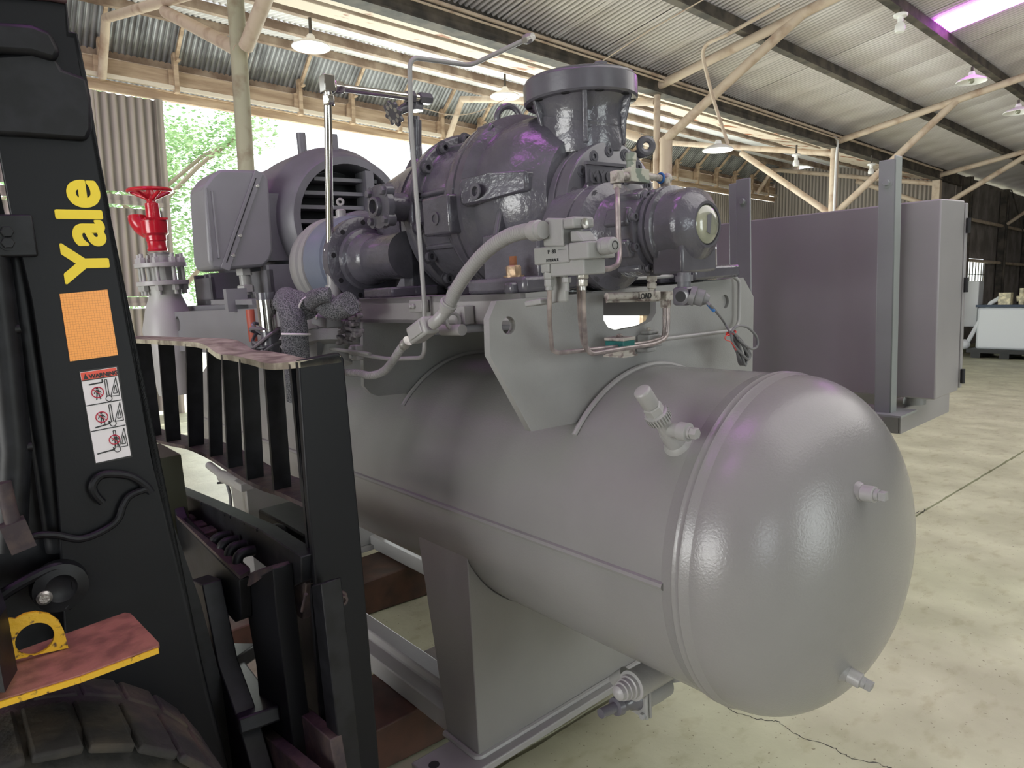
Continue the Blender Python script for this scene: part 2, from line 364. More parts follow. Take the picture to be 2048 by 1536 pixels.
# main roof: sheets lap over the purlins; purlins run along the hall
PX = [-5.95, -4.72, -3.45, -2.15, -.85, .45, 1.75, 3.05, 4.35, 5.65, 6.95]
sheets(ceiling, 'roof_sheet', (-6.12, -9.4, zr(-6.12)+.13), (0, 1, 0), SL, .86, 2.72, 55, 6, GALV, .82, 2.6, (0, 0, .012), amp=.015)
for x in PX[1:]:
    z = zr(x)
    m = MB(); m.box((x-.035, -9.4, z-.04), (x+.035, 35, z+.11)); m.box((x-.035, -9.4, z-.045), (x+.07, 35, z-.03))
    part('purlin', m, PURL, ceiling)
# pink translucent roof sheets: one in view past the second purlin, others over the machine
def skyl(x, y, wd, ln):
    o_ = V((x, y, zr(x)+.095)); return corr(o_, (0, 1, 0), SL, wd, ln, amp=.009)
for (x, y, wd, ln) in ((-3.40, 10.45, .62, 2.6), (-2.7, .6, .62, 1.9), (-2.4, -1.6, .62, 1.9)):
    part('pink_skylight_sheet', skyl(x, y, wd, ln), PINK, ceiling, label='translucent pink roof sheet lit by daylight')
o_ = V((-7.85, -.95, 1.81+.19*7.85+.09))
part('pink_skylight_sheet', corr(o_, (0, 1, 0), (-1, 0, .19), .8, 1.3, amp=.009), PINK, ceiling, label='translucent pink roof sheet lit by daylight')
# rails and beams over the column line
m = MB(); m.box((-6.14, -9.4, 2.98), (-6.10, 34, 3.14)); m.box((-6.07, -2, 2.76), (-5.97, 21, 3.0)); m.box((-6.1, -2, 2.745), (-5.92, 21, 2.762))
part('valley_beam', m, PURL, ceiling)
m = MB(); m.cyl((-5.88, -2, 2.93), (-5.88, 19.2, 2.93), .02); m.cyl((-5.86, -2, 2.87), (-5.86, 13.5, 2.87), .012); m.cyl((-6.2, -2, 2.72), (-6.2, 13.4, 2.76), .018)
part('conduit', m, PIPE, ceiling)
def za(X): return 1.81 - .19*X           # aisle roof, rising away from the valley
m = MB()
g = 90
for i in range(g+1):
    y = -2+23*i/g; j = .06*noise.noise(V((y*2.1, 0, 0)))+.03*noise.noise(V((y*9, 1, 0)))
    for x in (-6.12, -6.5, -6.9, -7.45+j*2): m.v.append(V((x, y, 2.85+.235*(-6.12-x))))
m.f = [(4*i+k, 4*i+k+1, 4*i+5+k, 4*i+4+k) for i in range(g) for k in range(3)]
part('valley_gutter', m, GUT, ceiling)
SA = V((-1, 0, .19)).normalized()
for k, (x, ln) in enumerate(((-6.3, 1.85), (-8.0, 1.30), (-9.15, 1.28))):
    sheets(ceiling, 'aisle_roof_sheet', (x, -9.4, za(x)+.13), (0, 1, 0), SA, .86, ln, 37, 1, GALVW, .82, 1, (0, 0, .01), amp=.014)
for x in (-8.03, -9.2, -10.35):
    z = za(x); m = MB(); m.box((x-.04, -2, z), (x+.04, 21, z+.115)); part('purlin', m, PURLB, ceiling)
SS = V((-.75, 0, -.66)).normalized()
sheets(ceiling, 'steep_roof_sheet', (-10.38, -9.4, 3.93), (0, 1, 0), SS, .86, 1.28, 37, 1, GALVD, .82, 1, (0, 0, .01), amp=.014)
yy = 1.5
while yy < 20.5:
    m = MB(); m.bar((-10.42, yy, 3.80), (-10.98, yy, 3.28), .045, .05); part('rafter', m, WOOD, ceiling)
    yy += .93
# door head over the side opening
wl = struct('wall_left', (-10.9, 0, 0))
m = MB(); m.box((-10.98, -3, 2.88), (-10.9, 21, 3.0)); m.box((-10.9, -3, 2.99), (-10.86, 21, 3.005)); part('door_head', m, WOOD, wl)
m = MB(); m.box((-10.86, -3, 3.02), (-10.80, 21, 3.075)); part('door_track', m, mat('bright_track', (.8, .72, .62), .4, .4), wl)
m = MB(); m.box((-10.98, -3, 3.10), (-10.9, 21, 3.30)); part('head_beam', m, WOOD, wl)
m = MB(); m.box((-11.02, -3, 3.33), (-10.96, 21, 3.42)); part('eave_board', m, PURLB, wl)
yy = 1.5; kk = 0
while yy < 20.5:
    m = MB(); m.box((-10.88, yy-.045, 2.98), (-10.78, yy+.015, 3.52)); m.box((-10.88, yy-.10, 3.05), (-10.84, yy-.035, 3.30)); m.box((-10.80, yy-.02, 3.40), (-10.70, yy+.03, 3.425))
    part('hanger_post', m, WOOD, wl); yy += .93
# left wall sheets beside the opening, in three lifts with girts between
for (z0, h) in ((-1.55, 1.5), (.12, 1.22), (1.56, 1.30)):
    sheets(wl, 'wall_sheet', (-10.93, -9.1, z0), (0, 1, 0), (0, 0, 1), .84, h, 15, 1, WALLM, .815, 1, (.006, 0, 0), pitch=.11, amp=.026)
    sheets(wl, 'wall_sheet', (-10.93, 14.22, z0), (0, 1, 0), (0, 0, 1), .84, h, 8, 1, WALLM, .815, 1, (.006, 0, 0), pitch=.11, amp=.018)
for (y0, y1) in ((-9, 3.12), (14.2, 20.6)):
    for z0 in (-.02, 1.38):
        m = MB(); m.box((-10.90, y0, z0), (-10.83, y1, z0+.05)); m.box((-10.93, y0, z0+.05), (-10.86, y1, z0+.13)); part('girt', m, WALLM, wl)
m = MB(); m.box((-10.95, 3.06, -1.6), (-10.84, 3.15, 2.86)); part('door_jamb', m, WALLM, wl)
m = MB(); m.box((-10.95, 14.1, -1.6), (-10.84, 14.22, 2.86)); part('door_jamb', m, WOOD, wl)
# end wall of the aisle and the wall that carries on in the column line
we = struct('wall_aisle_end', (-8.5, 20.7, 0))
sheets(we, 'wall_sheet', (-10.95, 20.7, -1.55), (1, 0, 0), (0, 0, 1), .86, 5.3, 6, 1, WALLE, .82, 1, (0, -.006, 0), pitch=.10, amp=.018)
wf = struct('wall_hall_side', (-6, 26, 0))
def ws(y0, n, z0, h): sheets(wf, 'wall_sheet', (-6.02, y0, z0), (0, 1, 0), (0, 0, 1), .84, h, n, 1, WALLB, .815, 1, (.006, 0, 0), pitch=.10, amp=.015)
ws(19.45, 3, -1.55, 4.5); ws(21.9, 2, .95, 2.05); ws(21.9, 2, -1.55, .9); ws(23.53, 12, -1.55, 4.5)
for z0 in (1.95, .88, -.72):
    m = MB(); m.cyl((-5.9, 20.6, z0), (-5.9, 33, z0), .045); part('girt', m, PIPE, wf)
m = MB(); m.box((-6.0, 20, -1.6), (-5.8, 26, -1.42)); part('kerb', m, CONC, wf)
win = struct('window_1', (-6.0, 22.6, .1))
m = MB(); m.box((-6.03, 21.9, -.62), (-6.02, 23.5, .9)); part('pane', m, GLASSW, win)
m = MB()
for k in range(7): m.box((-5.99, 21.9+k*.265, -.62), (-5.965, 21.925+k*.265, .9))
for k in range(5): m.box((-5.99, 21.9, -.62+k*.375), (-5.965, 23.5, -.6+k*.375))
part('glazing_bar', m, PURL, win)
m = MB(); m.box((-6.0, 21.8, -.74), (-5.82, 23.6, -.64)); part('sill', m, WALLM, win)
one('wall_far', None, None, corr((-6, 34, FZ), (1, 0, 0), (0, 0, 1), 15, 6.5, pitch=.2, amp=.03), WALLB, (0, 34, 0), 'B', kind='structure', smooth=False)
wr = struct('wall_right', (8.2, 0, 0))
for (y0, y1, z0, z1) in ((-9, -5, -1.6, 5.4), (-5, -2.2, -1.6, -.4), (-5, -2.2, 2.3, 5.4), (-2.2, 1.4, -1.6, 5.4), (1.4, 4.6, 2.6, 5.4), (4.6, 34, -1.6, 5.4)):
    part('wall_sheet', corr((8.2, y0, z0), (0, 1, 0), (0, 0, 1), y1-y0, z1-z0, pitch=.2, amp=.03), WALLB, wr, smooth=False)
wb = struct('wall_rear', (-1.5, -9.3, 0))
for (x0, x1, z0, z1) in ((-11, -4.6, -1.6, 4.2), (-4.6, 1.6, 2.6, 4.4), (1.6, 8.3, -1.6, 5.6)):
    part('wall_sheet', corr((x0, -9.3, z0), (1, 0, 0), (0, 0, 1), x1-x0, z1-z0, pitch=.2, amp=.03), WALLB, wb, smooth=False)
# columns with their pipe braces: one per frame
col_lab = {2.4: 'nearest round pipe column, seen against the open side door left of the chrome tube',
           8.1: 'second pipe column in the row, rising just behind the round compressor inlet flange',
           13.6: 'third pipe column in the row, behind the grey cabinet between its two posts',
           19.4: 'fourth and farthest column of the row, where the brown wall begins'}
for Yc in (2.4, 8.1, 13.6, 19.4):
    t = th('pipe_column', col_lab[Yc], 'column', (-6.0, Yc, FZ), 'B', 'pipe columns along the valley of the roof')
    m = MB()
    if Yc == 2.4: m.tube([(-6.05, Yc, FZ), (-6.08, Yc, 1.6), (-6.1, Yc, 3.0)], .068, 16)
    elif Yc == 8.1: m.cyl((-6.02, Yc, FZ), (-6.02, Yc, 2.76), .045); m.cyl((-5.88, Yc+.02, FZ), (-5.88, Yc+.02, 2.15), .085)
    elif Yc == 13.6: m.cyl((-6.0, Yc, FZ), (-6.0, Yc, 2.76), .075)
    else: m.box((-6.12, Yc-.08, FZ), (-5.95, Yc+.08, 2.8))
    part('shaft', m, PIPE if Yc > 3 else mat('greenish_old_pipe', (.42, .40, .29), .55, bump=.5, bscale=25, col2=(.24, .17, .11), vscale=5, lo=.3, hi=.5), t)
    m = MB(); m.box((-6.14, Yc-.12, FZ), (-5.86, Yc+.12, FZ+.015)); part('base_plate', m, RUST, t)
    if Yc == 13.6:
        m = MB(); m.tube([(-5.9, Yc-.3, 2.9), (-5.9, Yc-.1, 2.88), (-5.93, Yc-.09, 2.6), (-5.93, Yc-.09, -.5)], .022, 8, .15); part('downpipe', m, GALVW, t)
    # roof frame on it
    q = .06
    m = MB(); m.cyl((-6.0, Yc, 2.86), (8.0, Yc, 2.86+14*.17), .058); part('rafter', m, PIPE, ceiling)
    zb = 1.55 if Yc == 13.6 else 2.1
    m = MB(); m.cyl((-5.93, Yc, zb), (-4.0, Yc, 3.2), q); part('brace', m, PIPE, ceiling)
    m = MB(); m.cyl((-6.05, Yc, 2.66), (-10.35, Yc, 3.62), .055); part('aisle_tie', m, PIPE, ceiling)
    m = MB(); m.cyl((-6.05, Yc, zb), (-7.95, Yc, 2.98), q); part('brace', m, PIPE, ceiling)
    m = MB(); m.cyl((-10.33, Yc, 3.62), (-10.78, Yc, 3.0), .055); part('eave_strut', m, PIPE, ceiling)
for (y, lab) in ((21.3, 'dark steel post standing just left of the far window'), (24.8, 'brown post right of the far window, behind the white tank'), (27.6, 'farthest dark post on the brown wall, at the right edge of the photo')):
    t = one('wall_post', lab, 'post', MB().box((-5.98, y-.11, FZ), (-5.82, y+.05, 3.0)).box((-5.82, y-.03, FZ), (-5.78, y+.03, 3.0)), PURL, (-5.9, y, FZ), 'B', 'posts on the brown wall')
m = MB(); m.cyl((-5.8, 24.8, 2.0), (-4.6, 24.8, 2.9), .05); part('brace', m, PIPE, ceiling)
m = MB(); m.cyl((-5.8, 25, 3.0), (-5.7, 27.6, .9), .018); part('tie_rod', m, PURL, ceiling)
# lamps
def lamp(px, py, depth, lab, stem=.22, r=.19, bulb=False, cat='lamp', lit=False):
    p = KD(px, py, depth); t = th('pendant_lamp', lab, cat, p, 'B', 'bare bulbs hanging from the roof' if bulb else 'enamel lamp shades hanging from the roof')
    m = MB()
    if not bulb:
        m.lathe(p, (0, 0, 1), [(-.025, r), (-.02, r+.004), (.0, r*.93), (.03, r*.6), (.055, r*.25), (.09, r*.2), (.10, .03)], 28, caps=False)
        part('lamp_shade', m, ENAM, t); m = MB()
        if lit: m.lathe(p, (0, 0, -1), [(.0, r*.9), (.018, r*.88), (.03, r*.5), (.034, .01)], 28); part('lit_diffuser', m, LAMPL, t)
        else: m.sphere(p+V((0, 0, -.01)), .035); part('bulb', m, GLAS, t)
    else:
        m.lathe(p, (0, 0, 1), [(-.05, .045), (-.02, .055), (.03, .05), (.06, .025)], 16); part('bulb', m, ENAM, t)
        m = MB(); m.lathe(p+V((0, 0, .06)), (0, 0, 1), [(0, .03), (.05, .03), (.055, .07), (.08, .075), (.1, .03)], 16); part('lamp_holder', m, ENAM, t)
    m = MB(); m.cyl(p+V((0, 0, .07)), p+V((0, 0, stem)), (.012 if stem > .3 else .016)); part('stem', m, PURL, t)
lamp(622, 90, 7.0, 'largest white enamel lamp shade, hanging left of centre above the side door', .26, lit=True)
lamp(1010, 190, 9.0, 'white enamel lamp shade hanging just left of the round inlet flange', .26, lit=True)
lamp(1436, 297, 8.8, 'white enamel lamp shade at the bottom of the long bent drop pipe', .08, lit=True)
lamp(1943, 160, 8.8, 'white enamel lamp shade on a purlin at upper right', .16, .17)
lamp(2036, 222, 10.4, 'white enamel lamp shade at the right edge of the photo below the pink sheet', .16, .19)
lamp(1800, 55, 7.8, 'bare white bulb in a holder on the second purlin', .2, bulb=True)
lamp(1592, 326, 12.0, 'bare white bulb under the aisle roof, left of the tall cabinet post', .3, bulb=True)
lamp(1742, 343, 13.5, 'farthest bare white bulb, beside the top of the tall cabinet post', .3, bulb=True)
# bent drop pipe
pts = [KD(x, y, d) for x, y, d in ((1560, 10, 7.6), (1450, 72, 8.0), (1400, 92, 8.3), (1425, 195, 8.6), (1456, 288, 8.8))]
one('lamp_drop_pipe', 'cream bent conduit dropping across the diagonal brace to a lamp shade', 'pipe', MB().tube(pts, .022, 8, .22), PIPE, pts[-1], 'B')
one('overhead_wire', 'thin wire strung under the main roof above the compressor', 'wire', MB().tube([KD(1200, 125, 7.5), KD(1300, 60, 7.0), KD(1440, -20, 6.2)], .006, 6), PIPE, KD(1200, 125, 7.5), 'B')
one('sagging_wire', 'thin pale wire sagging behind the eye bolt to a lamp', 'wire', MB().tube(spline([KD(840, 215, 8.5), KD(905, 230, 8.6), KD(960, 222, 8.7), KD(1015, 196, 8.8)]), .005, 6), PIPE, KD(900, 230, 8.5), 'B')

# ================================================================ outside
def leafball(m, c, r, n, rr, size):
    for i in range(n):
        d = V((rr.gauss(0, 1), rr.gauss(0, 1), rr.gauss(0, .8))); d = d.normalized()*(rr.random()**.5)*r; p = V(c)+d
        a = V((rr.uniform(-1, 1), rr.uniform(-1, 1), rr.uniform(-1, 1))).normalized(); _, u, w_ = basis(a); s = size*rr.uniform(.6, 1.3)
        m.add([p-u*s, p-w_*s*.5, p+u*s, p+w_*s*.5], [(0, 1, 2, 3)])
def tree(px_, py_, h, r, seed, lab, n=26, per=130, size=.10):
    rr = random.Random(seed); base = V((px_, py_, FZ-.05)); t = th('leafy_tree', lab, 'tree', base, 'B', 'trees outside the side door')
    m = MB(); m.tube([base, base+V((.1, .05, h*.45)), base+V((.25, .1, h*.8))], .2, 10, rad=[.2, .14, .06]); tips = []
    for k in range(9):
        a = rr.uniform(0, 6.28); s = base+V((.15, .05, h*rr.uniform(.25, .7))); e = s+V((math.cos(a)*r*.7, math.sin(a)*r*.7, h*.22)); m.tube([s, (s+e)/2+V((0, 0, .1)), e], .05, 6); tips.append(e)
    part('trunk', m, BARK, t)
    m = MB()
    for k in range(n):
        e = rr.choice(tips) if k % 2 else base+V((rr.uniform(-r, r)*.7, rr.uniform(-r, r)*.7, h*rr.uniform(.3, 1.0)))
        leafball(m, e+V((rr.uniform(-.4, .4), rr.uniform(-.4, .4), rr.uniform(-.2, .4))), rr.uniform(.5, .95), per, rr, size)
    o = part('foliage', m, LEAF, t, smooth=False); o['kind'] = 'stuff'
tree(-18, 5.0, 6.4, 2.5, 1, 'tree outside the side door, seen between the wall sheets and the near column', 60, 260, .055)
tree(-26, 10.4, 4.8, 2.0, 2, 'low tree outside seen left of and below the grey terminal box', 30, 220, .06)
tree(-22, 15.4, 4.2, 2.2, 3, 'bushy tree outside seen under the grey terminal box', 40, 250, .06)
tree(-22, 8.2, 3.4, 1.8, 6, 'bush outside the side door, just left of the red valve', 30, 250, .055)
tree(-24, 2.0, 6.0, 2.2, 4, 'tree outside half hidden by the wall sheets at the door jamb', 20, 120)
tree(-26, 19.0, 4.0, 2.4, 5, 'distant tree outside, seen under the compressor through the deck cut-out', 24, 140)

# white tank and gear at the far right
bx = V((-4.65, 20.6, FZ)); t = th('storage_tank', 'white square tank with pipework on top, on a black pallet at the far right', 'tank', bx, 'B', None)
m = MB(); m.box(bx+V((-.55, -.5, .22)), bx+V((.75, .6, 1.25))); part('tank_body', m, WHP, t, bev=.06)
m = MB(); m.box(bx+V((-.58, -.53, 1.25)), bx+V((.78, .63, 1.31))); part('tank_rim', m, mat('dark_blue_rim', (.03, .05, .09), .5), t)
m = MB(); m.box(bx+V((-.98, -.2, .75)), bx+V((-.62, .2, 1.9))); part('control_box', m, WHP, t, bev=.02)
m = MB(); m.tube([bx+V((-.75, -.4, .35)), bx+V((-.5, -.45, .9)), bx+V((-.3, -.4, 1.35)), bx+V((-.1, -.3, 1.5))], .05, 8); m.sphere(bx+V((-.8, -.42, .32)), .13); part('drain_pipe', m, WHP, t)
m = MB(); m.box(bx+V((-.15, -.4, 1.31)), bx+V((.1, -.15, 1.6))); m.cyl(bx+V((.3, -.3, 1.31)), bx+V((.3, -.3, 1.7)), .05); m.cyl(bx+V((.2, -.3, 1.45)), bx+V((.7, -.2, 1.5)), .07); m.cyl(bx+V((.5, 0, 1.31)), bx+V((.5, 0, 1.6)), .09)
part('pump', m, mat('cream_pump', (.7, .64, .45), .5, var=.3, vscale=12), t)
m = MB()
for k in (-.6, 0, .55): m.box(bx+V((k, -.6, 0)), bx+V((k+.2, .6, .13)))
m.box(bx+V((-.7, -.62, .13)), bx+V((.8, .62, .22))); part('pallet', m, INK, t)
one('timber_curb_box', 'small pale timber crate under the far window', 'crate', MB().box((-5.6, 21.6, FZ), (-5.2, 23.4, FZ+.16)), WOOD, (-5.4, 22, FZ), 'B')
# ================================================================ the compressor package (machine frame)
YC, ZC, RV = 1.492, -.652, .397
def cyls(x, y, r=RV):
    d = CM @ V((x-1024, y-768, F)); a = d.y**2+d.z**2; b = -2*(d.y*YC+d.z*ZC); c = YC**2+ZC**2-r*r
    return d*((-b-math.sqrt(max(0, b*b-4*a*c)))/(2*a))
def bolt_ring(parent, c, ax, Rr, n, a0=0, af=.022, h=.014, mt=CASTD, hexb=False, name='bolt', skip=(), span=2*math.pi):
    """socket head or hexagon bolts on a circle, each its own part"""
    d, u, w_ = basis(ax); src = None; c = V(c)
    for k in range(n):
        if k in skip: continue
        a = a0+span*k/n; p = c+(u*math.cos(a)+w_*math.sin(a))*Rr
        if src is None:
            m = MB()
            if hexb: m.lathe(p, d, [(0, af*.75), (.002, af*.75)], 16); m.hexa(p+d*.002, d, af, h)
            else: m.lathe(p, d, [(0, af*.72), (.002, af*.72), (.002, af*.5), (h, af*.5), (h, af*.28), (h*.4, af*.26)], 14, caps=False)
            src = part(name, m, mt, parent); p0 = p
            if not hexb:
                pass
        else: inst(src, parent, p-p0, name)
    return src
# --- pressure vessel
vx = V((-1.2, YC, ZC-RV))
ves = th('pressure_vessel', 'large grey horizontal steel tank with a domed end, under the compressor', 'tank', vx)
m = MB(); m.lathe((0, YC, ZC), (1, 0, 0), [(-4.12, RV), (-.845, RV)], 128, caps=False); part('shell', m, VESSEL, ves)
hd = .235
prof = [(-.845, RV)] + [(-.80, RV)] + [(-.80+hd*math.sin(a*math.pi/64), RV*math.cos(a*math.pi/64)**.92) for a in range(1, 32)] + [(-.80+hd, 0)]
m = MB(); m.lathe((0, YC, ZC), (1, 0, 0), prof, 128, caps=False); part('domed_head', m, VESSEL, ves)
prof = [(-4.12, RV)] + [(-4.12-hd*math.sin(a*math.pi/40), RV*math.cos(a*math.pi/40)) for a in range(1, 21)]
m = MB(); m.lathe((0, YC, ZC), (1, 0, 0), prof, 64, caps=False); part('domed_head', m, VESSEL, ves)
m = MB(); m.lathe((0, YC, ZC), (1, 0, 0), [(-.868, RV-.001), (-.862, RV+.0015), (-.842, RV+.003), (-.836, RV+.006), (-.831, RV+.0035), (-.824, RV+.0035), (-.819, RV+.006), (-.813, RV+.003), (-.800, RV+.001), (-.796, RV-.001)], 128, caps=False); part('ring_weld', m, VESSEL, ves)
a = cyls(700, 944); b = cyls(1340, 1178)
m = MB(); yy, zz = b.y, b.z; m.tube([(-4.1, yy, zz), (-.86, yy, zz)], .0095, 8); part('seam_weld', m, VESSEL, ves)
# saddle at the near end, the base plate with its bolt hole, the second saddle
def saddle(x0, x1, name='saddle'):
    m = MB(); zb = -1.45; pts = [(1.115, zb), (1.87, zb)]
    arc = []
    for k in range(25):
        an = math.radians(-25-130*k/24); arc.append((YC+math.cos(an)*(RV+.001), ZC+math.sin(an)*(RV+.001)))
    arc = [p for p in arc if p[0] < 1.88]
    poly = [(1.115, zb), (1.87, zb)] + arc + [(1.125, -.80)]
    xt0 = x0; n = len(poly); vs = []
    for X_, ins in ((x1, 0), (x0, 1)):
        for (y, z) in poly: vs.append((X_ + (.10*(1-(z-zb)/(.65)) if ins else 0), y, z))
    m.add(vs, [tuple(range(n)), tuple(range(n, 2*n))[::-1]] + [(i, (i+1) % n, n+(i+1) % n, n+i) for i in range(n)])
    return part(name, m, VESSEL, ves, bev=.018)
saddle(-1.87, -1.60); saddle(-3.75, -3.48)
# rolled weld bead between saddle and plate
bpc = K(822, 1525, 'z', -1.45)
m = MB(); m.box((bpc.x, bpc.y, -1.475), (-1.56, 2.0, -1.45)); part('base_plate', m, GREY, ves, bev=.004)
bph = K(868, 1530, 'z', -1.45)
m = MB(); m.lathe((bph.x, bph.y, -1.4495), (0, 0, 1), [(0, .017), (.001, .017)], 20); part('bolt_hole', m, DARK, ves)
m = MB(); m.tube([(-1.775, 1.11, -1.447), (-1.60, 1.11, -1.447), (-1.595, 1.87, -1.447)], .011, 8, .02); part('weld_bead', m, GREY, ves)
m = MB(); m.box((-3.85, .93, -1.475), (-3.45, 2.0, -1.45)); part('base_plate', m, GREY, ves)
# skid rails: low ridged steel sections running under both saddles
sk = th('skid_rail', 'grey ridged skid rail in front, running under the tank saddle beside the black frame', 'rail', (-2.8, 1.15, -1.45), group='skid rails')
def rail(t, y0, y1, zt, zb_, x0=-4.3, x1=-1.78):
    ym = (y0+y1)/2
    m = MB(); m.prism([(x0, y0, zt), (x0, ym-.01, zt+.005), (x0, ym, zt+.03), (x0, y1, zt+.035), (x0, y1, zb_), (x0, y0, zb_)], (x1-x0, 0, 0)); part('web', m, GREY, t, bev=.005)
def Kz(x, y, z): return K(x, y, 'z', z)
ra = Kz(820, 1370, -1.40); rb = Kz(820, 1283, -1.365)
rail(sk, ra.y, rb.y, -1.40, -1.475)
sk2 = th('skid_rail', 'grey skid rail behind, mostly hidden under the far side of the tank', 'rail', (-2.8, 1.8, -1.45), group='skid rails')
rail(sk2, 1.78, 1.95, -1.40, -1.475)
for x, lab in ((-2.15, 'brown steel dunnage beam on the floor in front, nearest the saddle'), (-3.25, 'brown steel dunnage beam on the floor, second from the near saddle'), (-4.1, 'farthest brown dunnage beam, seen under the black frame')):
    zf = lambda y: -1.602-.0524*y-.0076*x
    m = MB(); y0, y1 = .80, 2.3
    m.add([(x-.16, y0, zf(y0)+.004), (x+.16, y0, zf(y0)+.004), (x+.16, y1, zf(y1)+.004), (x-.16, y1, zf(y1)+.004), (x-.16, y0, -1.478), (x+.16, y0, -1.478), (x+.16, y1, -1.478), (x-.16, y1, -1.478)], [(0,3,2,1),(4,5,6,7),(0,1,5,4),(1,2,6,5),(2,3,7,6),(3,0,4,7)])
    one('dunnage_beam', lab, 'beam', m, BRN, (x, 1.2, zf(1.2)), group='dunnage beams under the skid', bev=.006)
# --- transverse support plates, the deck beam
ZT = -.036
fr = th('compressor_deck', 'grey welded deck of shaped plates and beams carrying the compressor on the tank', 'frame', (-1.3, YC, ZT))
def arcpts(a0, a1, n=20, r=RV+.001):
    return [(YC+math.cos(math.radians(a0+(a1-a0)*k/n))*r, ZC+math.sin(math.radians(a0+(a1-a0)*k/n))*r) for k in range(n+1)]
P0 = lambda x, y, X_=-1.2: (lambda q: (q.y, q.z))(K(x, y, 'x', X_))
def holed(parent, name, X_, outer, hole, th_, mt, bev=0):
    """plate in the YZ plane with holes (lists of (y,z))"""
    cu = bpy.data.curves.new(name, 'CURVE'); cu.dimensions = '2D'; cu.fill_mode = 'BOTH'; cu.extrude = th_/2
    for loop in [outer] + hole:
        sp = cu.splines.new('POLY'); sp.points.add(len(loop)-1); sp.use_cyclic_u = True
        for i, (a, b) in enumerate(loop): sp.points[i].co = (a, b, 0, 1)
    t = bpy.data.objects.new(name, cu); C.objects.link(t); bpy.context.view_layer.update(); me = bpy.data.meshes.new_from_object(t); bpy.data.objects.remove(t, do_unlink=True)
    l = LOC[parent.name]
    for v in me.vertices: v.co = V((X_-th_/2+v.co.z, v.co.x, v.co.y)) - l
    me.materials.clear(); me.materials.append(mt)
    o = bpy.data.objects.new(name, me); C.objects.link(o); o.parent = parent; LOC[o.name] = l
    return o
def circ(c, r, n=28): return [(c[0]+r*math.cos(2*math.pi*k/n), c[1]+r*math.sin(2*math.pi*k/n)) for k in range(n)]
o1 = [P0(999, 602), P0(984, 638), P0(986, 712), P0(1068, 864), P0(1157, 847)]
o1 = [o1[0], o1[1], o1[2], o1[3], o1[4]] + [q for q in arcpts(136, 20, 24) if q[0] > o1[4][0]] + [(2.02, -.55), (2.04, -.10), (1.98, ZT)]
slot = [P0(1212, 583), P0(1213, 645), P0(1222, 657), P0(1240, 660)] + [P0(1300, 648), P0(1315, 635), P0(1318, 610), P0(1317, 573)]
# the deck plate has a cut-out open to the top between the two bearers
pl_ = [o1[0], o1[1], o1[2], o1[3], o1[4]] + [q for q in arcpts(136, 20, 24) if q[0] > o1[4][0]] + [(2.02, -.55), (2.04, -.10), (1.98, ZT)] + \
      [P0(1317, 573), P0(1318, 625), P0(1308, 642), P0(1290, 651), P0(1240, 661), P0(1222, 655), P0(1213, 640), P0(1212, 583)]
holed(fr, 'end_plate', -1.21, pl_, [circ(P0(1023, 651), .0205), circ(P0(1456, 603), .0205)], .02, GREYF)
p2 = lambda x, y: (lambda q: (q.y, q.z))(K(x, y, 'x', -2.0))
pl2 = [p2(727, 597), p2(728, 640), p2(731, 772), p2(744, 787), p2(760, 793), p2(818, 787)] + [q for q in arcpts(138, 20, 24) if q[0] > p2(818, 787)[0]] + [(1.98, -.5), (1.98, ZT)]
holed(fr, 'cross_plate', -2.01, pl2, [], .02, GREYF)
p3 = lambda x, y, X_=-3.78: (lambda q: (q.y, q.z))(K(x, y, 'x', X_))
pl3 = [(.96, -.10), (.99, -.062), (2.0, ZT), (2.0, -.5)] + arcpts(25, 140, 20) + [(.96, -.34)]
hc = K(360, 648, 'x', -3.72)
# far lifting plate: faces along the tank; it is seen as a long plate with a hole
m = MB()
yy = .965
pp = [K(x, y, 'y', yy) for x, y in ((333, 638), (345, 624), (500, 617), (640, 610), (640, 720), (345, 700), (333, 690))]
hole = K(360, 647, 'y', yy)
def holedY(parent, name, Y_, outer, holes, th_, mt):
    cu = bpy.data.curves.new(name, 'CURVE'); cu.dimensions = '2D'; cu.fill_mode = 'BOTH'; cu.extrude = th_/2
    for loop in [outer] + holes:
        sp = cu.splines.new('POLY'); sp.points.add(len(loop)-1); sp.use_cyclic_u = True
        for i, (a, b) in enumerate(loop): sp.points[i].co = (a, b, 0, 1)
    t = bpy.data.objects.new(name, cu); C.objects.link(t); bpy.context.view_layer.update(); me = bpy.data.meshes.new_from_object(t); bpy.data.objects.remove(t, do_unlink=True)
    l = LOC[parent.name]
    for v in me.vertices: v.co = V((v.co.x, Y_+v.co.z, v.co.y)) - l
    me.materials.clear(); me.materials.append(mt); o = bpy.data.objects.new(name, me); C.objects.link(o); o.parent = parent; LOC[o.name] = l; return o
X3 = -2.75
p3 = lambda x, y: (lambda q: (q.y, q.z))(K(x, y, 'x', -4.0))
m = MB()
lp = [(q.x, q.z) for q in (pp[0], pp[1], pp[2], pp[3], pp[4], pp[5], pp[6])]
hh = K(360, 647, 'y', yy); h2 = K(372, 647, 'y', yy)
holedY(fr, 'lifting_plate', yy, lp, [circ((hh.x, hh.z), .036)], .02, BOX)
wb_ = [(-1.196, y, z) for (y, z) in arcpts(139, 60, 26, RV+.004)]
m = MB(); m.tube(wb_, .0075, 8); part('weld_bead', m, GREY, fr)
wb_ = [(-1.996, y, z) for (y, z) in arcpts(140, 60, 26, RV+.004)]
m = MB(); m.tube(wb_, .0075, 8); part('weld_bead', m, GREY, fr)
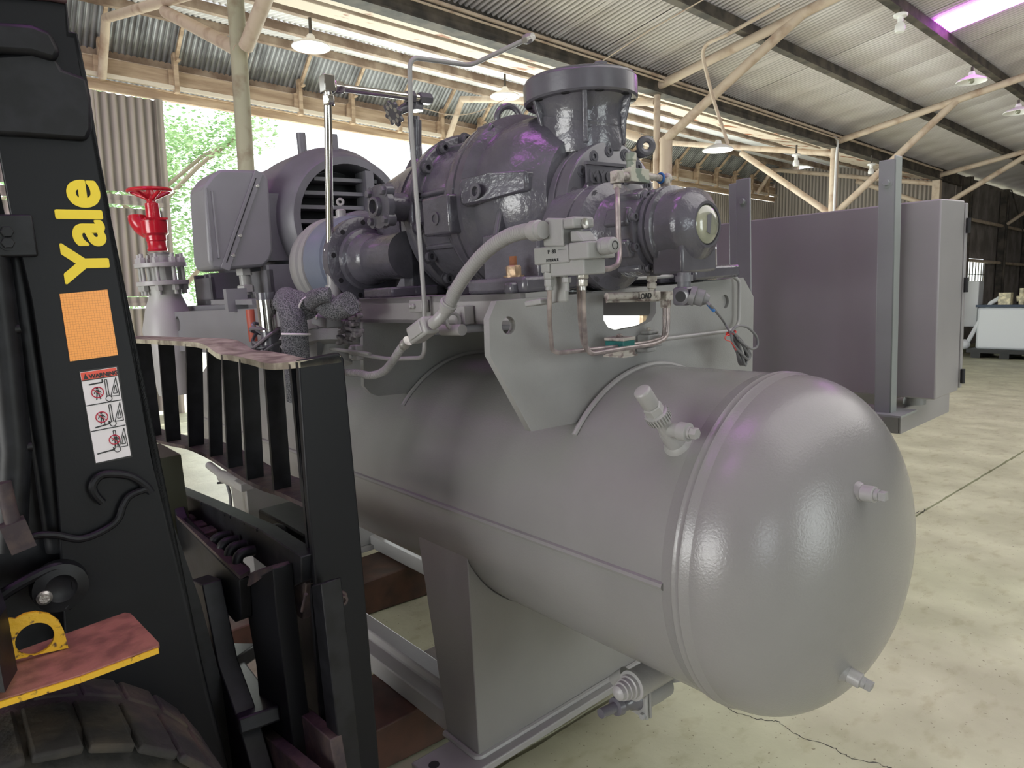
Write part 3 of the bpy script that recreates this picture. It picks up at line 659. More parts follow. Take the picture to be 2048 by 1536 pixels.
# near bearer channel with its bolted clips
m = MB(); m.box((-2.0, 1.06, -.105), (-1.22, 1.075, ZT+.004)); m.box((-2.0, 1.06, ZT-.012), (-1.22, 1.20, ZT+.004)); m.box((-2.0, 1.06, -.105), (-1.22, 1.14, -.095)); part('bearer', m, GREY, fr)
m = MB(); m.box((-3.9, 1.06, -.105), (-2.02, 1.12, ZT)); part('bearer', m, BOX, fr)
m = MB(); m.box((-4.0, 1.78, -.14), (-1.22, 1.9, ZT)); part('bearer', m, GREY, fr)
m = MB(); m.box((-2.0, 1.3, -.06), (-1.22, 1.75, ZT-.005)); part('deck_sheet', m, GREY, fr)
m = MB(); m.box((-4.0, 1.12, -.07), (-2.1, 1.8, ZT)); part('deck_sheet', m, MOTOR, fr)
# oil pipe running behind the plate
one('oil_pipe', 'dark grey pipe running under the deck beam behind the end plate', 'pipe', MB().cyl(K(905, 660, 'y', 1.12), K(1040, 650, 'y', 1.12), .011).cyl(K(905, 660, 'y', 1.12), K(870, 662, 'y', 1.12), .013), MOTOR, K(905, 660, 'y', 1.12))

# --- the compressor
AY, AZ = 1.47, .215
cp = th('screw_compressor', 'glossy dark grey screw compressor with a round inlet flange on top', 'compressor', (-1.6, AY, ZT))
A = V((0, AY, AZ)); X1 = (1, 0, 0)
m = MB(); m.lathe(A, X1, [(-2.02, .20), (-2.0, .235), (-1.935, .24), (-1.93, .265), (-1.895, .268), (-1.885, .262), (-1.882, .235), (-1.80, .228), (-1.72, .228), (-1.695, .24)], 72)
# longitudinal ribs and swellings of the rotor housing
for an in (28, 75, 118, 165, 205, 250, 300, 340):
    c, s = math.cos(math.radians(an)), math.sin(math.radians(an)); m.obox(A+V((-1.79, c*.225, s*.225)), X1, (0, c, s), (0, -s, c), .095, .018, .008)
rh = part('rotor_housing', m, CAST, cp, bev=.005)
for (x0, x1, px_, py_, dy) in ((-1.86, -1.70, 885, 428, 0),):
    c = K(893, 432, 'y', AY-.262)
    m = MB(); m.obox(c, X1, (0, 1, 0), (0, 0, 1), .068, .04, .055); part('side_boss', m, CAST, cp, bev=.008)
    m = MB(); m.lathe(c+V((.0, -.04, -.008)), (0, -1, 0), [(0, .020), (.004, .020), (.004, .012), (-.01, .011)], 20, caps=False); part('plug', m, CASTD, cp)
m = MB(); m.torus(A+V((-1.735, 0, 0)), X1, .232, .012, 60, 8); part('casting_rib', m, CAST, cp)
bolt_ring(rh, A+V((-1.882, 0, 0)), X1, .247, 16, a0=.15, af=.034, h=.018)
# suction housing
m = MB(); m.lathe(A, X1, [(-1.695, .20), (-1.69, .268), (-1.665, .272), (-1.655, .272), (-1.65, .262), (-1.645, .272), (-1.615, .272), (-1.605, .262), (-1.59, .246), (-1.54, .248), (-1.47, .236), (-1.42, .214), (-1.385, .18), (-1.37, .17)], 72)
part('suction_housing', m, CAST, cp)
# belt of square bosses round the suction housing
c0 = K(985, 375, 'y', AY-.262); c1 = K(1100, 368, 'y', AY-.225)
m = MB(); zb = .262; m.prism([(-1.60, AY-.285, .215), (-1.60, AY-.285, .275), (-1.585, AY-.285, .285), (-1.49, AY-.268, .285), (-1.40, AY-.21, .283), (-1.40, AY-.21, .228), (-1.49, AY-.262, .218), (-1.585, AY-.28, .208)], (0, .14, 0)); part('side_lug', m, CAST, cp, bev=.008)
m = MB(); q = V((-1.535, AY-.276, .243)); m.lathe(q, (0, -1, .05), [(0, .022), (.004, .022), (.004, .013), (-.008, .012), (-.008, .009), (.0, .0)], 20, caps=False); part('plug', m, CASTD, cp)
# top lug and gasket lip at the shoulder
m = MB(); m.obox(K(985, 278, 'y', AY-.12), X1, (0, .6, .8), (0, -.8, .6), .035, .018, .045); part('top_lug', m, CAST, cp, bev=.008)
# feet
for (xa, xb) in ((-1.50, -1.27),):
    m = MB(); m.prism([(xa, AY-.235, .20), (xa, AY-.30, -.01), (xa, AY-.36, ZT+.03), (xa, AY-.42, ZT+.03), (xa, AY-.42, ZT+.004), (xa, AY-.16, ZT+.004), (xa, AY-.14, .05)], (.022, 0, 0)); m.prism([(xb, AY-.215, .05), (xb, AY-.25, -.0), (xb, AY-.36, ZT+.03), (xb, AY-.42, ZT+.03), (xb, AY-.42, ZT+.004), (xb, AY-.16, ZT+.004)], (.03, 0, 0))
    m.box((xa+.02, AY-.31, ZT), (xb+.01, AY-.16, .12)); part('support_leg', m, CAST, cp, bev=.006)
    m = MB(); m.box((xa+.06, AY-.40, ZT+.004), (xb+.055, AY-.20, ZT+.042)); part('foot', m, CAST, cp, bev=.01)
m = MB(); m.box((xa+.02, AY+.16, ZT), (xb+.01, AY+.31, .12)); m.box((xa-.03, AY+.20, ZT+.004), (xb+.1, AY+.43, ZT+.042)); part('foot', m, CAST, cp, bev=.008)
fb = K(1028, 556, 'y', AY-.36)
t = MB(); t.lathe((fb.x, AY-.36, ZT+.042), (0, 0, 1), [(0, .026), (.004, .026)], 20); t.hexa((fb.x, AY-.36, ZT+.046), (0, 0, 1), .034, .024); part('foot_nut', t, TAN, cp, label='brass coloured nut on a rusty stud')
t = MB(); t.cyl((fb.x, AY-.36, ZT+.06), (fb.x, AY-.36, ZT+.092), .009); part('foot_stud', t, RUST, cp)
m = MB(); m.prism([(-2.0, AY-.24, .0), (-2.0, AY-.25, ZT+.02), (-2.0, AY-.36, ZT+.03), (-2.0, AY-.36, ZT+.004), (-2.0, AY-.1, ZT+.004), (-2.0, AY-.1, .1), (-2.0, AY-.235, .25)], (.05, 0, 0)); m.box((-2.04, AY-.37, ZT+.004), (-1.86, AY-.2, ZT+.035)); part('support_leg', m, CAST, cp, bev=.006)
m = MB(); m.box((-2.0, AY+.05, ZT), (-1.95, AY+.24, .12)); part('support_leg', m, CAST, cp)
# bearing cover with raised name
CYc, CZc = 1.487, .155
m = MB(); m.lathe((0, CYc, CZc+.01), X1, [(-1.40, .15), (-1.385, .185), (-1.345, .190), (-1.343, .184), (-1.338, .184), (-1.336, .190), (-1.30, .188), (-1.297, .183)], 64)
m.lathe((0, CYc, CZc), X1, [(-1.31, .15), (-1.285, .135), (-1.28, .12)], 48); bcv = part('bearing_cover', m, CASTD, cp, bev=.002)
bolt_ring(bcv, (-1.297, CYc, CZc+.01), X1, .163, 16, a0=.1, af=.022, h=.004)
tp = K(1190, 343, 'x', -1.281)
m = MB(); m.obox(tp+V((.002, .042, .020)), X1, (0, 1, 0), (0, 0, 1), .006, .078, .004); part('name_bar', m, CASTD, bcv)
m = MB(); m.obox(tp+V((.0, .042, -.008)), X1, (0, 1, 0), (0, 0, 1), .003, .076, .022); part('name_plate', m, CASTD, bcv)
text('raised_lettering', 'MYCOM', .042, tp+V((.004, -.026, -.026)), (0, 1, 0), (0, 0, 1), CASTD, bcv, ext=.003, bold=.001, wx=1.05)
m = MB(); m.lathe(K(1180, 372, 'x', -1.283), X1, [(0, .012), (.004, .010)], 16); part('greenish_plug', m, CASTD, bcv)
# inlet elbow: neck, gussets and top flange
nx = V((-1.412, 1.49, 0)); fz = .505
m = MB(); m.lathe(nx, (0, 0, 1), [(.33, .118), (.36, .122), (.40, .118), (.43, .118), (.46, .126), (.478, .14)], 56)
part('inlet_neck', m, CAST, cp)
m = MB(); m.tube(spline([nx+V((0, 0, .43)), nx+V((-.02, -.0, .37)), nx+V((-.09, -.01, .31)), nx+V((-.17, -.02, .25))], 6), .125, 28, rad=None); part('inlet_elbow', m, CAST, cp)
for an in (255, 318, 20, 190, 110):
    c, s = math.cos(math.radians(an)), math.sin(math.radians(an)); d = V((c, s, 0)); n_ = V((-s, c, 0))
    m = MB(); m.prism([nx+d*.10+V((0, 0, .34))-n_*.007, nx+d*.126+V((0, 0, .35))-n_*.007, nx+d*.132+V((0, 0, .41))-n_*.007, nx+d*.150+V((0, 0, .478))-n_*.007, nx+d*.09+V((0, 0, .478))-n_*.007], n_*.014); part('gusset', m, CAST, cp, bev=.003)
m = MB(); m.lathe(nx, (0, 0, 1), [(.474, .14), (.475, .154), (.480, .159), (.527, .159), (.530, .155), (.530, .12)], 72); ifl = part('inlet_flange', m, CASTD, cp)
m = MB(); m.lathe(nx, (0, 0, 1), [(.530, .155), (.533, .153), (.5365, .153), (.539, .148)], 72); part('blank_cover', m, CASTD, cp)
m = MB(); q = K(1200, 132, 'y', 1.46); m.hexa((q.x, 1.46, .538), (0, 0, 1), .034, .016); m.hexa(nx+V((-.02, .02, .538)), (0, 0, 1), .045, .02); part('cover_bolt', m, CASTD, cp)
for k in range(10):
    an = math.radians(36*k+10); q = nx+V((math.cos(an)*.143, math.sin(an)*.143, .4738)); m = MB(); m.lathe(q, (0, 0, -1), [(0, .011), (.0012, .011)], 14); part('bolt_hole', m, DARK, ifl)
# shoulder collar (curved lip) where the elbow meets the casing
m = MB(); m.torus(nx+V((-.125, -.015, .275)), V((-.72, -.06, -.70)), .145, .014, 48, 8); part('elbow_collar', m, CAST, cp)
# eye bolts
for (px_, py_, yv, r_) in ((1017, 236, 1.42, .034), (890, 298, 1.50, .019)):
    q = K(px_, py_, 'y', yv); m = MB(); m.torus(q, (.85, -.5, 0), r_, r_*.28, 28, 10); m.cyl(q-V((0, 0, r_*1.1)), q-V((0, 0, r_*1.9)), r_*.45); part('eye_bolt', m, CASTD, cp)
q = K(1292, 292, 'y', 1.62); m = MB(); m.torus(q, (.85, -.5, 0), .019, .010, 24, 8); m.cyl(q-V((0, 0, .02)), V((-1.50, 1.56, .33)), .012); part('eye_bolt', m, CASTD, cp)
# capacity control cylinder and indicator
UY, UZ = 1.365, .092
U = V((0, UY, UZ))
m = MB(); m.lathe(U, X1, [(-1.33, .132), (-1.24, .134), (-1.238, .130), (-1.234, .130), (-1.232, .135), (-1.195, .135), (-1.19, .128), (-1.175, .105), (-1.15, .098), (-1.12, .096), (-1.06, .092)], 56); ccy = part('control_cylinder', m, CAST, cp)
bolt_ring(ccy, U+V((-1.192, 0, 0)), X1, .118, 10, a0=.3, af=.022, h=.004)
for an in (22, 67, 112, 157, 202, 247, 292, 337):
    c, s = math.cos(math.radians(an)), math.sin(math.radians(an)); m = MB(); m.obox(U+V((-1.105, c*.093, s*.093)), X1, (0, c, s), (0, -s, c), .036, .012, .022); part('cylinder_lug', m, CAST, ccy, bev=.006)
bolt_ring(ccy, U+V((-1.068, 0, 0)), X1, .090, 8, a0=.39, af=.02, h=.012)
U2 = V((0, 1.385, .098))
m = MB(); m.lathe(U2, X1, [(-1.075, .07), (-1.06, .095), (-1.05, .098), (-1.044, .098), (-1.042, .092), (-1.036, .092), (-1.034, .098), (-1.024, .098), (-1.02, .088), (-.985, .086), (-.975, .088), (-.958, .082), (-.945, .064), (-.938, .056), (-.934, .052), (-.934, .046), (-.942, .044)], 56); ih = part('indicator_housing', m, CAST, cp)
m = MB(); m.lathe(U2, X1, [(-.946, .045), (-.936, .043), (-.930, .036), (-.927, .022), (-.926, .0)], 40, caps=False); part('sight_glass', m, GLAS, ih, label='round domed sight glass with a pointer behind it')
m = MB(); m.prism([U2+V((-.9265, -.012, .020)), U2+V((-.9265, .004, .024)), U2+V((-.9265, -.004, -.022)), U2+V((-.9265, -.016, -.018))], (.001, 0, 0)); part('pointer', m, MOTOR, ih)
m = MB(); m.box((-1.04, 1.315, -.008), (-.955, 1.45, .06)); part('indicator_base', m, CASTD, cp, bev=.006)
m = MB(); m.box((-1.10, 1.335, .165), (-1.04, 1.40, .187)); part('top_pad', m, CAST, cp, bev=.006)
# sensor fitting below the indicator
s0 = K(1368, 545, 'y', 1.30); s1 = K(1368, 592, 'y', 1.30)
m = MB(); m.cyl(s0, s1, .015); m.cyl(s0-V((0, 0, .006)), s0-V((0, 0, .02)), .019); part('sensor_neck', m, MOTOR, cp)
m = MB(); m.obox(K(1370, 592, 'y', 1.29), X1, (0, 1, 0), (0, 0, 1), .02, .02, .02); part('sensor_body', m, CASTD, cp, bev=.006)
q = K(1364, 593, 'y', 1.268); m = MB(); m.lathe(q, (.2, -1, 0), [(0, .019), (.004, .019), (.006, .013)], 20); part('port_rim', m, CASTD, cp)
m = MB(); m.lathe(q+V((.001, -.0065, 0)), (.2, -1, 0), [(0, .012), (.0008, .012)], 20); part('port_hole', m, DARK, cp)
q0 = K(1380, 590, 'y', 1.28); q1 = K(1418, 600, 'y', 1.30); m = MB(); dd = (q1-q0); m.lathe(q0, dd, [(0, .02), (.012, .022), (.013, .018), (.03, .018), (.032, .014), (.042, .009)], 20); part('cable_gland', m, CABLE, cp)
# discharge side: stub with bolted flange, bearing end cover, bottom block
m = MB(); m.lathe((0, 1.47, .215), X1, [(-2.30, .16), (-2.25, .2), (-2.12, .22), (-2.02, .235), (-2.0, .24)], 56); part('discharge_housing', m, CAST, cp)
fc = K(745, 413, 'y', 1.10); m = MB(); m.cyl(fc+V((.0, .02, 0)), fc+V((0, .30, 0)), .045)
m.lathe(fc+V((0, .02, 0)), (0, -1, 0), [(-.02, .066), (.0, .066), (.004, .03), (.018, .03), (.02, .027), (.02, .021), (.0, .02)], 28, caps=False)
for k in range(4):
    an = math.radians(45+90*k); m.cyl(fc+V((math.cos(an)*.060, .045, math.sin(an)*.060)), fc+V((math.cos(an)*.060, .018, math.sin(an)*.060)), .02)
sfl = part('side_flange', m, CAST, cp)
m = MB(); m.lathe(fc, (0, -1, 0), [(-.015, .02), (-.014, .0)], 20); part('port_hole', m, DARK, sfl)
src = None
for k in range(4):
    an = math.radians(45+90*k); q = fc+V((math.cos(an)*.060, .018, math.sin(an)*.060))
    if not src: m = MB(); m.hexa(q, (0, -1, 0), .022, .012); src = part('bolt', m, CASTD, sfl); q0_ = q
    else: inst(src, sfl, q-q0_, 'bolt')
bc = V((0, 1.225, .10))
m = MB(); m.lathe(bc, X1, [(-2.27, .135), (-2.262, .150), (-2.225, .150), (-2.222, .146), (-2.22, .11), (-2.205, .105), (-2.20, .092), (-2.16, .086), (-2.13, .07), (-2.112, .045), (-2.105, .0)], 48); m.lathe(bc, X1, [(-2.15, .075), (-1.95, .075)], 32); opc = part('oil_pump_cover', m, CAST, cp)
for k in range(9):
    an = math.radians(40*k+12); q = bc+V((-2.2215, math.cos(an)*.128, math.sin(an)*.128)); m = MB(); m.lathe(q, X1, [(0, .009), (.001, .009)], 12); part('bolt_hole', m, DARK, opc)
m = MB(); m.lathe(bc+V((0, .01, 0)), X1, [(-2.42, .14), (-2.41, .165), (-2.31, .165), (-2.29, .16), (-2.285, .152), (-2.262, .15)], 48); part('pump_flange', m, mat('blue_grey_paint', (.15, .17, .22), .35, bump=.3, bscale=90, bdist=.001), cp)
m = MB(); m.lathe(bc+V((0, .02, -.005)), X1, [(-2.62, .12), (-2.56, .165), (-2.50, .178), (-2.475, .178), (-2.47, .17), (-2.45, .17), (-2.445, .178), (-2.42, .178), (-2.415, .165)], 48); part('pump_body', m, GREY, cp)
# riser with its valve at the back
rx = K(832, 300, 'y', 1.45)
m = MB(); m.cyl((rx.x, 1.45, .40), (rx.x, 1.45, .60), .022); m.lathe((rx.x, 1.45, .40), (0, 0, 1), [(0, .05), (.02, .045), (.05, .026)], 20); part('riser', m, CAST, cp)

# --- motor with its terminal box
mo = th('electric_motor', 'big dark grey electric motor on the left end of the deck, with a slotted end', 'motor', (-3.2, 1.47, ZT))
MY, MZ = 1.52, .30
mo_c = V((0, MY, MZ))
m = MB(); m.lathe(mo_c, X1, [(-4.0, .24), (-3.96, .30), (-3.85, .33), (-3.25, .33), (-3.24, .34), (-3.0, .34), (-2.97, .335), (-2.94, .315), (-2.90, .30), (-2.86, .285), (-2.85, .275), (-2.85, .245), (-3.02, .235), (-3.02, .0)], 64, caps=False); mb_ = part('motor_body', m, MOTOR, mo)
m = MB(); m.lathe(V((0, 1.49, .20)), X1, [(-3.02, .13), (-2.72, .13), (-2.70, .11), (-2.25, .11)], 40); part('coupling_guard', m, MOTOR, mo)
m = MB(); m.lathe(mo_c+V((-3.015, 0, 0)), X1, [(0, .232), (.004, .232)], 40); part('dark_recess', m, DARK, mb_)
for k in range(7):
    z_ = -.18+.06*k; w_2 = math.sqrt(.236**2-z_**2); m = MB(); m.obox(mo_c+V((-2.93, 0, z_)), X1, (0, 1, 0), (0, 0, 1), .05, w_2, .008); part('louvre_slat', m, MOTOR, mb_)
m = MB(); m.obox(mo_c+V((-2.90, .10, 0)), X1, (0, 1, 0), (0, 0, 1), .05, .02, .22); part('end_rib', m, MOTOR, mb_)
m = MB(); m.torus(mo_c+V((-2.87, 0, 0)), X1, .262, .014, 56, 8); part('end_ring', m, MOTOR, mb_)
m = MB(); m.obox(mo_c+V((-2.98, 0, .35)), X1, (0, 1, 0), (0, 0, 1), .03, .012, .04); m.cyl(mo_c+V((-3.3, 0, .32)), mo_c+V((-3.3, 0, .46)), .022); part('lifting_stub', m, MOTOR, mo)
for (x0, x1) in ((-3.9, -3.62), (-3.1, -2.86)):
    m = MB(); m.box((x0, MY-.40, ZT), (x1, MY-.385, .10)); m.box((x0, MY-.40, ZT), (x1, MY-.24, ZT+.03)); m.box((x0, MY-.40, ZT), (x0+.03, MY-.15, .12)); m.box(((x0+x1)/2, MY-.39, ZT), ((x0+x1)/2+.03, MY-.15, .12)); m.box((x1-.03, MY-.40, ZT), (x1, MY-.15, .12)); part('motor_foot', m, MOTOR, mo)
    m = MB(); m.box((x0, MY+.2, ZT), (x1, MY+.4, .1)); part('motor_foot', m, MOTOR, mo)
BXX = -2.90
def kk(x, y, d=0.0): return K(x, y, 'x', BXX+d)
out = [kk(408, 372), kk(424, 350), kk(440, 338), kk(512, 340), kk(530, 345), kk(538, 358), kk(547, 500), kk(541, 520), kk(528, 533), kk(445, 540), kk(424, 538), kk(417, 520)]
m = MB(); m.prism(out, (-.20, 0, 0)); tbx = part('terminal_box', m, BOX, mo, bev=.012)
m = MB(); m.tube([kk(424, 382), kk(438, 516)], .006, 8); part('box_rib', m, BOX, tbx)
m = MB(); m.tube([kk(412, 376), kk(424, 522)], .006, 8); part('box_rib', m, BOX, tbx)
a_, b_ = kk(518, 343, .003), kk(450, 539, .003); dd = (b_-a_).normalized()
m = MB(); m.bar(a_, b_, .036, .006, up=(1, 0, 0)); part('joint_strip', m, BOX, tbx, bev=.002)
m = MB(); m.bar(a_+dd*.03+V((.0035, -.004, 0)), b_-dd*.03+V((.0035, -.004, 0)), .004, .0012, up=(1, 0, 0)); part('joint_gap', m, DARK, tbx)
for t_ in (.15, .66, .86):
    m = MB(); q = a_+(b_-a_)*t_+V((.003, .014, 0)); m.lathe(q, X1, [(0, .008), (.003, .006)], 12); part('screw', m, ZINC, tbx)
q = kk(500, 440); m = MB(); m.box((-3.3, q.y-.05, .14), (-2.94, MY-.25, .42)); part('box_neck', m, MOTOR, mo)
# fittings seen on the motor end
q = K(682, 430, 'y', 1.2); m = MB(); m.lathe(q-V((0, 0, .06)), (0, 0, 1), [(0, .022), (.02, .022), (.022, .026), (.05, .026), (.052, .018), (.075, .018), (.08, .012)], 18); m.torus(q+V((.004, 0, .045)), (.8, -.5, 0), .010, .005, 16, 6); part('grease_fitting', m, GREY, mo)
# ================================================================ valves, tubes and boxes on the package
# red stop valve on its grey flanged pipe, left of the motor
c = K(318, 520, 'y', .95); vz = lambda y: K(318, y, 'y', .95).z
ax_ = lambda y: V((c.x, .95, vz(y)))
t = th('stop_valve', 'glossy red stop valve with a spoked handwheel above a grey bolted flange', 'valve', ax_(500))
wz = vz(372); m = MB(); W_ = V((c.x, .95, wz)); m.torus(W_, (0, 0, 1), .098, .010, 40, 10); part('handwheel_rim', m, RED, t)
src = None
for k in range(5):
    an = 2*math.pi*k/5+.3; e = V((math.cos(an), math.sin(an), 0)); m = MB(); m.cyl(W_+e*.095, W_+e*.02-V((0, 0, .035)), .008, .010); part('spoke', m, RED, t)
m = MB(); m.lathe(W_, (0, 0, 1), [(-.05, .022), (-.03, .028), (.0, .018), (.012, .016)], 20); part('hub', m, RED, t)
m = MB(); m.lathe(V((c.x, .95, 0)), (0, 0, 1), [(vz(470), .048), (vz(465), .060), (vz(438), .062), (vz(436), .056), (vz(434), .056), (vz(432), .033), (vz(400), .032), (vz(398), .022), (vz(385), .018)], 28)
m.lathe(V((c.x, .95, 0)), (0, 0, 1), [(vz(502), .045), (vz(498), .048), (vz(494), .044), (vz(482), .044), (vz(480), .048), (vz(470), .048)], 28)
m.tube(spline([V((c.x, .95, vz(462))), V((c.x-.06, .92, vz(452))), V((c.x-.085, .90, vz(435))), V((c.x-.09, .90, vz(424)))], 5), .045, 20); m.box((c.x-.062, .90, vz(438)), (c.x+.062, 1.0, vz(433)))
part('valve_body', m, RED, t, bev=.003)
t = th('flanged_check_valve', 'grey flanged valve with long studs on the thick grey pipe below the red valve', 'valve', ax_(570))
q = ax_(520)
zt_, zb_ = vz(527), vz(572)
m = MB(); m.lathe(V((q.x+.02, .95, 0)), (0, 0, 1), [(zt_, .12), (zt_-.022, .12)], 40); part('upper_flange', m, GREYL, t, bev=.002)
m = MB(); m.lathe(V((q.x+.02, .95, 0)), (0, 0, 1), [(zb_, .12), (zb_+.022, .12)], 40); part('lower_flange', m, GREYL, t, bev=.002)
m = MB(); m.lathe(V((q.x+.02, .95, 0)), (0, 0, 1), [(zb_+.022, .075), (zb_+.03, .07), (zt_-.03, .07), (zt_-.022, .075)], 8); m.lathe(V((q.x+.02, .95, 0)), (0, 0, 1), [(zt_, .045), (zt_+.04, .045), (zt_+.05, .055)], 24); part('valve_body', m, GREYL, t)
m = MB(); src = None
for k in range(8):
    an = math.radians(45*k+20); p = V((q.x+.02+math.cos(an)*.098, .95+math.sin(an)*.098, 0))
    m = MB(); m.cyl(p+V((0, 0, zb_-.045)), p+V((0, 0, zt_+.045)), .0095, n=10); m.hexa(p+V((0, 0, zt_)), (0, 0, 1), .032, .026); m.hexa(p+V((0, 0, zb_)), (0, 0, -1), .032, .026)
    if src is None: src = part('stud', m, GREYL, t); p0_ = p
    else: inst(src, t, p-p0_, 'stud')
m = MB(); m.lathe(V((q.x+.03, .95, 0)), (0, 0, 1), [(zb_-.001, .085), (zb_-.05, .075), (zb_-.12, .10), (zb_-.22, .125), (zb_-.40, .11), (zb_-.55, .09)], 36); part('pipe_bulb', m, GREYL, t)
# service pipe union beside it
q = K(490, 560, 'y', 1.05); m = MB(); m.cyl(q+V((0, 0, .16)), q-V((0, 0, .06)), .022); m.hexa(q+V((0, 0, .02)), (0, 0, 1), .055, .03); m.hexa(q+V((0, 0, -.05)), (0, 0, 1), .06, .03)
one('pipe_union', 'grey pipe union hanging below the terminal box', 'pipe fitting', m, GREY, q)
q = K(455, 603, 'y', .98); q2 = K(520, 603, 'y', .98); m = MB(); m.bar(q-V((.12, 0, 0)), q2, .06, .02); m.obox(K(472, 600, 'y', .96), X1, (0, 1, 0), (0, 0, 1), .018, .04, .045)
one('clamped_bar', 'grey flat bar with a clip across it, above the lifting plate', 'bar', m, BOX, q)
q = K(505, 645, 'y', .95); m = MB(); m.cyl(q+V((0, 0, .05)), q-V((0, 0, .07)), .02); one('red_pipe', 'short dull red pipe behind the chrome canister', 'pipe', m, mat('dull_red_oxide', (.38, .07, .04), .5), q)
q = K(377, 520, 'y', 1.1)
# chrome canister with dark cap and its loose cables
q = K(534, 626, 'y', .80)
t = th('sensor_canister', 'shiny chrome cylinder with a dark cap among coiled cables behind the black rack', 'sensor', q)
m = MB(); m.cyl(q+V((0, 0, .04)), q-V((0, 0, .055)), .0275, n=36); part('chrome_shell', m, CHROME, t)
m = MB(); m.cyl(q+V((0, 0, .04)), q+V((0, 0, .062)), .027, n=36); part('cap', m, CASTD, t); m = MB(); m.cyl(q-V((0, 0, .055)), q-V((0, 0, .13)), .025, n=30); part('lower_housing', m, CASTD, t)
rr = random.Random(5)
cb = K(533, 683, 'y', .80)
t = th('cable_bundle', 'tangle of grey cables wound round the foot of the chrome canister', 'cable', cb)
for k in range(9):
    m = MB(); R_ = rr.uniform(.034, .058); dz = rr.uniform(-.045, .035); tl = rr.uniform(-.4, .4); ph = rr.uniform(0, 6)
    pts = [cb+V((math.cos(a)*R_, math.sin(a)*R_*.8, dz+math.sin(a+ph)*.025*(1+tl))) for a in [2*math.pi*i/22 for i in range(23)]]
    m.tube(pts, .0052, 7); part('cable_loop', m, mat('cable_%d' % k, (.07+.06*(k % 3), .065+.05*(k % 3), .08+.05*(k % 3)), .4) if k < 3 else (CABLE if k % 2 else CASTD), t)
# black foam insulation on the oil line
t = th('foam_pipe_lagging', 'speckled grey foam lagging wrapped round a bent pipe, held with white cable ties', 'insulation', K(590, 700, 'y', .85))
p_ = [K(598, 760, 'y', .82), K(592, 700, 'y', .82), K(588, 650, 'y', .82), K(580, 612, 'y', .83), K(567, 600, 'y', .87)]
m = MB(); m.tube(spline([K(600, 800, 'y', .82)]+p_[:4]+[K(574, 598, 'y', .88)], 5), .038, 22); part('vertical_sleeve', m, FOAM, t)
m = MB(); m.tube(spline([K(566, 606, 'y', .84), K(590, 602, 'y', .85), K(608, 612, 'y', .86), K(616, 618, 'y', .86)], 5), .034, 20); part('elbow_sleeve', m, FOAM, t)
m = MB(); m.tube(spline([K(618, 610, 'y', .88), K(640, 600, 'y', .89), K(668, 618, 'y', .90), K(700, 606, 'y', .92)], 6), .034, 20); m.tube(spline([K(622, 606, 'y', .86), K(640, 592, 'y', .86), K(660, 590, 'y', .88)], 6), .022, 14); part('crossing_sleeve', m, FOAM, t)
for (x, y, yv, ax2, r_) in ((592, 668, .82, (0, .1, 1), .0385), (613, 614, .86, (.8, .3, -.3), .030)):
    m = MB(); m.torus(K(x, y, 'y', yv), ax2, r_, .0035, 28, 6); part('cable_tie', m, WHT, t)
m = MB(); rr = random.Random(9)
for k in range(26):
    q = K(700+rr.uniform(-14, 20), 600+k*3.3, 'y', .98); m.obox(q, (1, rr.uniform(-.3, .3), rr.uniform(-.4, .4)), (0, 1, 0), (0, 0, 1), rr.uniform(.02, .036), .01, .006)
one('torn_lagging', 'ragged torn grey lagging hanging at the left end of the deck beam', 'insulation', m, mat('torn_foam', (.23, .21, .22), .95, bump=1, bscale=90, col2=(.12, .11, .12), vscale=60), K(700, 640, 'y', .98), bev=.003)
# junction plate and round sensor head under the lagging
t = th('oil_heater_head', 'round grey flanged head tilted below the lagging, with a screwed lid', 'heater', K(680, 680, 'y', 1.08))
dn = V((.25, -.25, -1)).normalized(); q = K(672, 650, 'y', 1.05)
m = MB(); m.lathe(q, dn, [(-.02, .09), (0, .105), (.035, .105), (.036, .100), (.04, .100), (.041, .105), (.075, .10), (.08, .06), (.13, .055)], 40); part('flange_pair', m, GREYF, t)
m = MB(); m.obox(K(655, 640, 'y', .95), (1, .0, -.12), (0, 1, 0), (.12, 0, 1), .055, .03, .018); part('terminal_lid', m, BOX, t, bev=.006)
m = MB()
for x, y in ((633, 635), (667, 636)): m.lathe(K(x, y, 'y', .918), (0, -1, 0), [(0, .007), (.003, .006)], 12)
part('lid_screw', m, ZINC, t)
# chrome instrument tube
X7 = -2.16; a0 = V((X7+.0, 1.10, K(660, 590, 'y', 1.1).z)); top = K(655, 172, 'y', 1.10); e1 = K(838, 196, 'y', 1.45)
t = th('chrome_tube', 'polished chrome tube rising from the lagging, bent level at the top by an elbow', 'tube', K(668, 600, 'y', 1.10))
lo_ = K(660, 505, 'y', 1.10); bt = K(668, 590, 'y', 1.10)
m = MB(); m.cyl(lo_, top, .0128, n=20); part('vertical_tube', m, CHROME, t)
m = MB(); m.cyl(top+(e1-top)*.06, e1, .0128, n=20); part('level_tube', m, CHROME, t)
m = MB(); m.obox(top+V((0, 0, .006)), X1, (0, 1, 0), (0, 0, 1), .019, .019, .026); m.hexa(top-V((0, 0, .03)), (0, 0, -1), .036, .03); m.hexa(top+(e1-top).normalized()*.022, e1-top, .036, .034); part('elbow_fitting', m, CHROME, t, bev=.002)
m = MB(); m.hexa(e1, (e1-top), .036, .05); m.hexa(e1-(e1-top).normalized()*.05, e1-top, .036, .03); part('end_nut', m, CASTD, t)
m = MB(); m.hexa(lo_+V((0, 0, .012)), (0, 0, -1), .036, .028); m.obox(lo_-V((0, 0, .035)), X1, (0, 1, 0), (0, 0, 1), .020, .020, .022); part('lower_nut', m, ZINC, t)
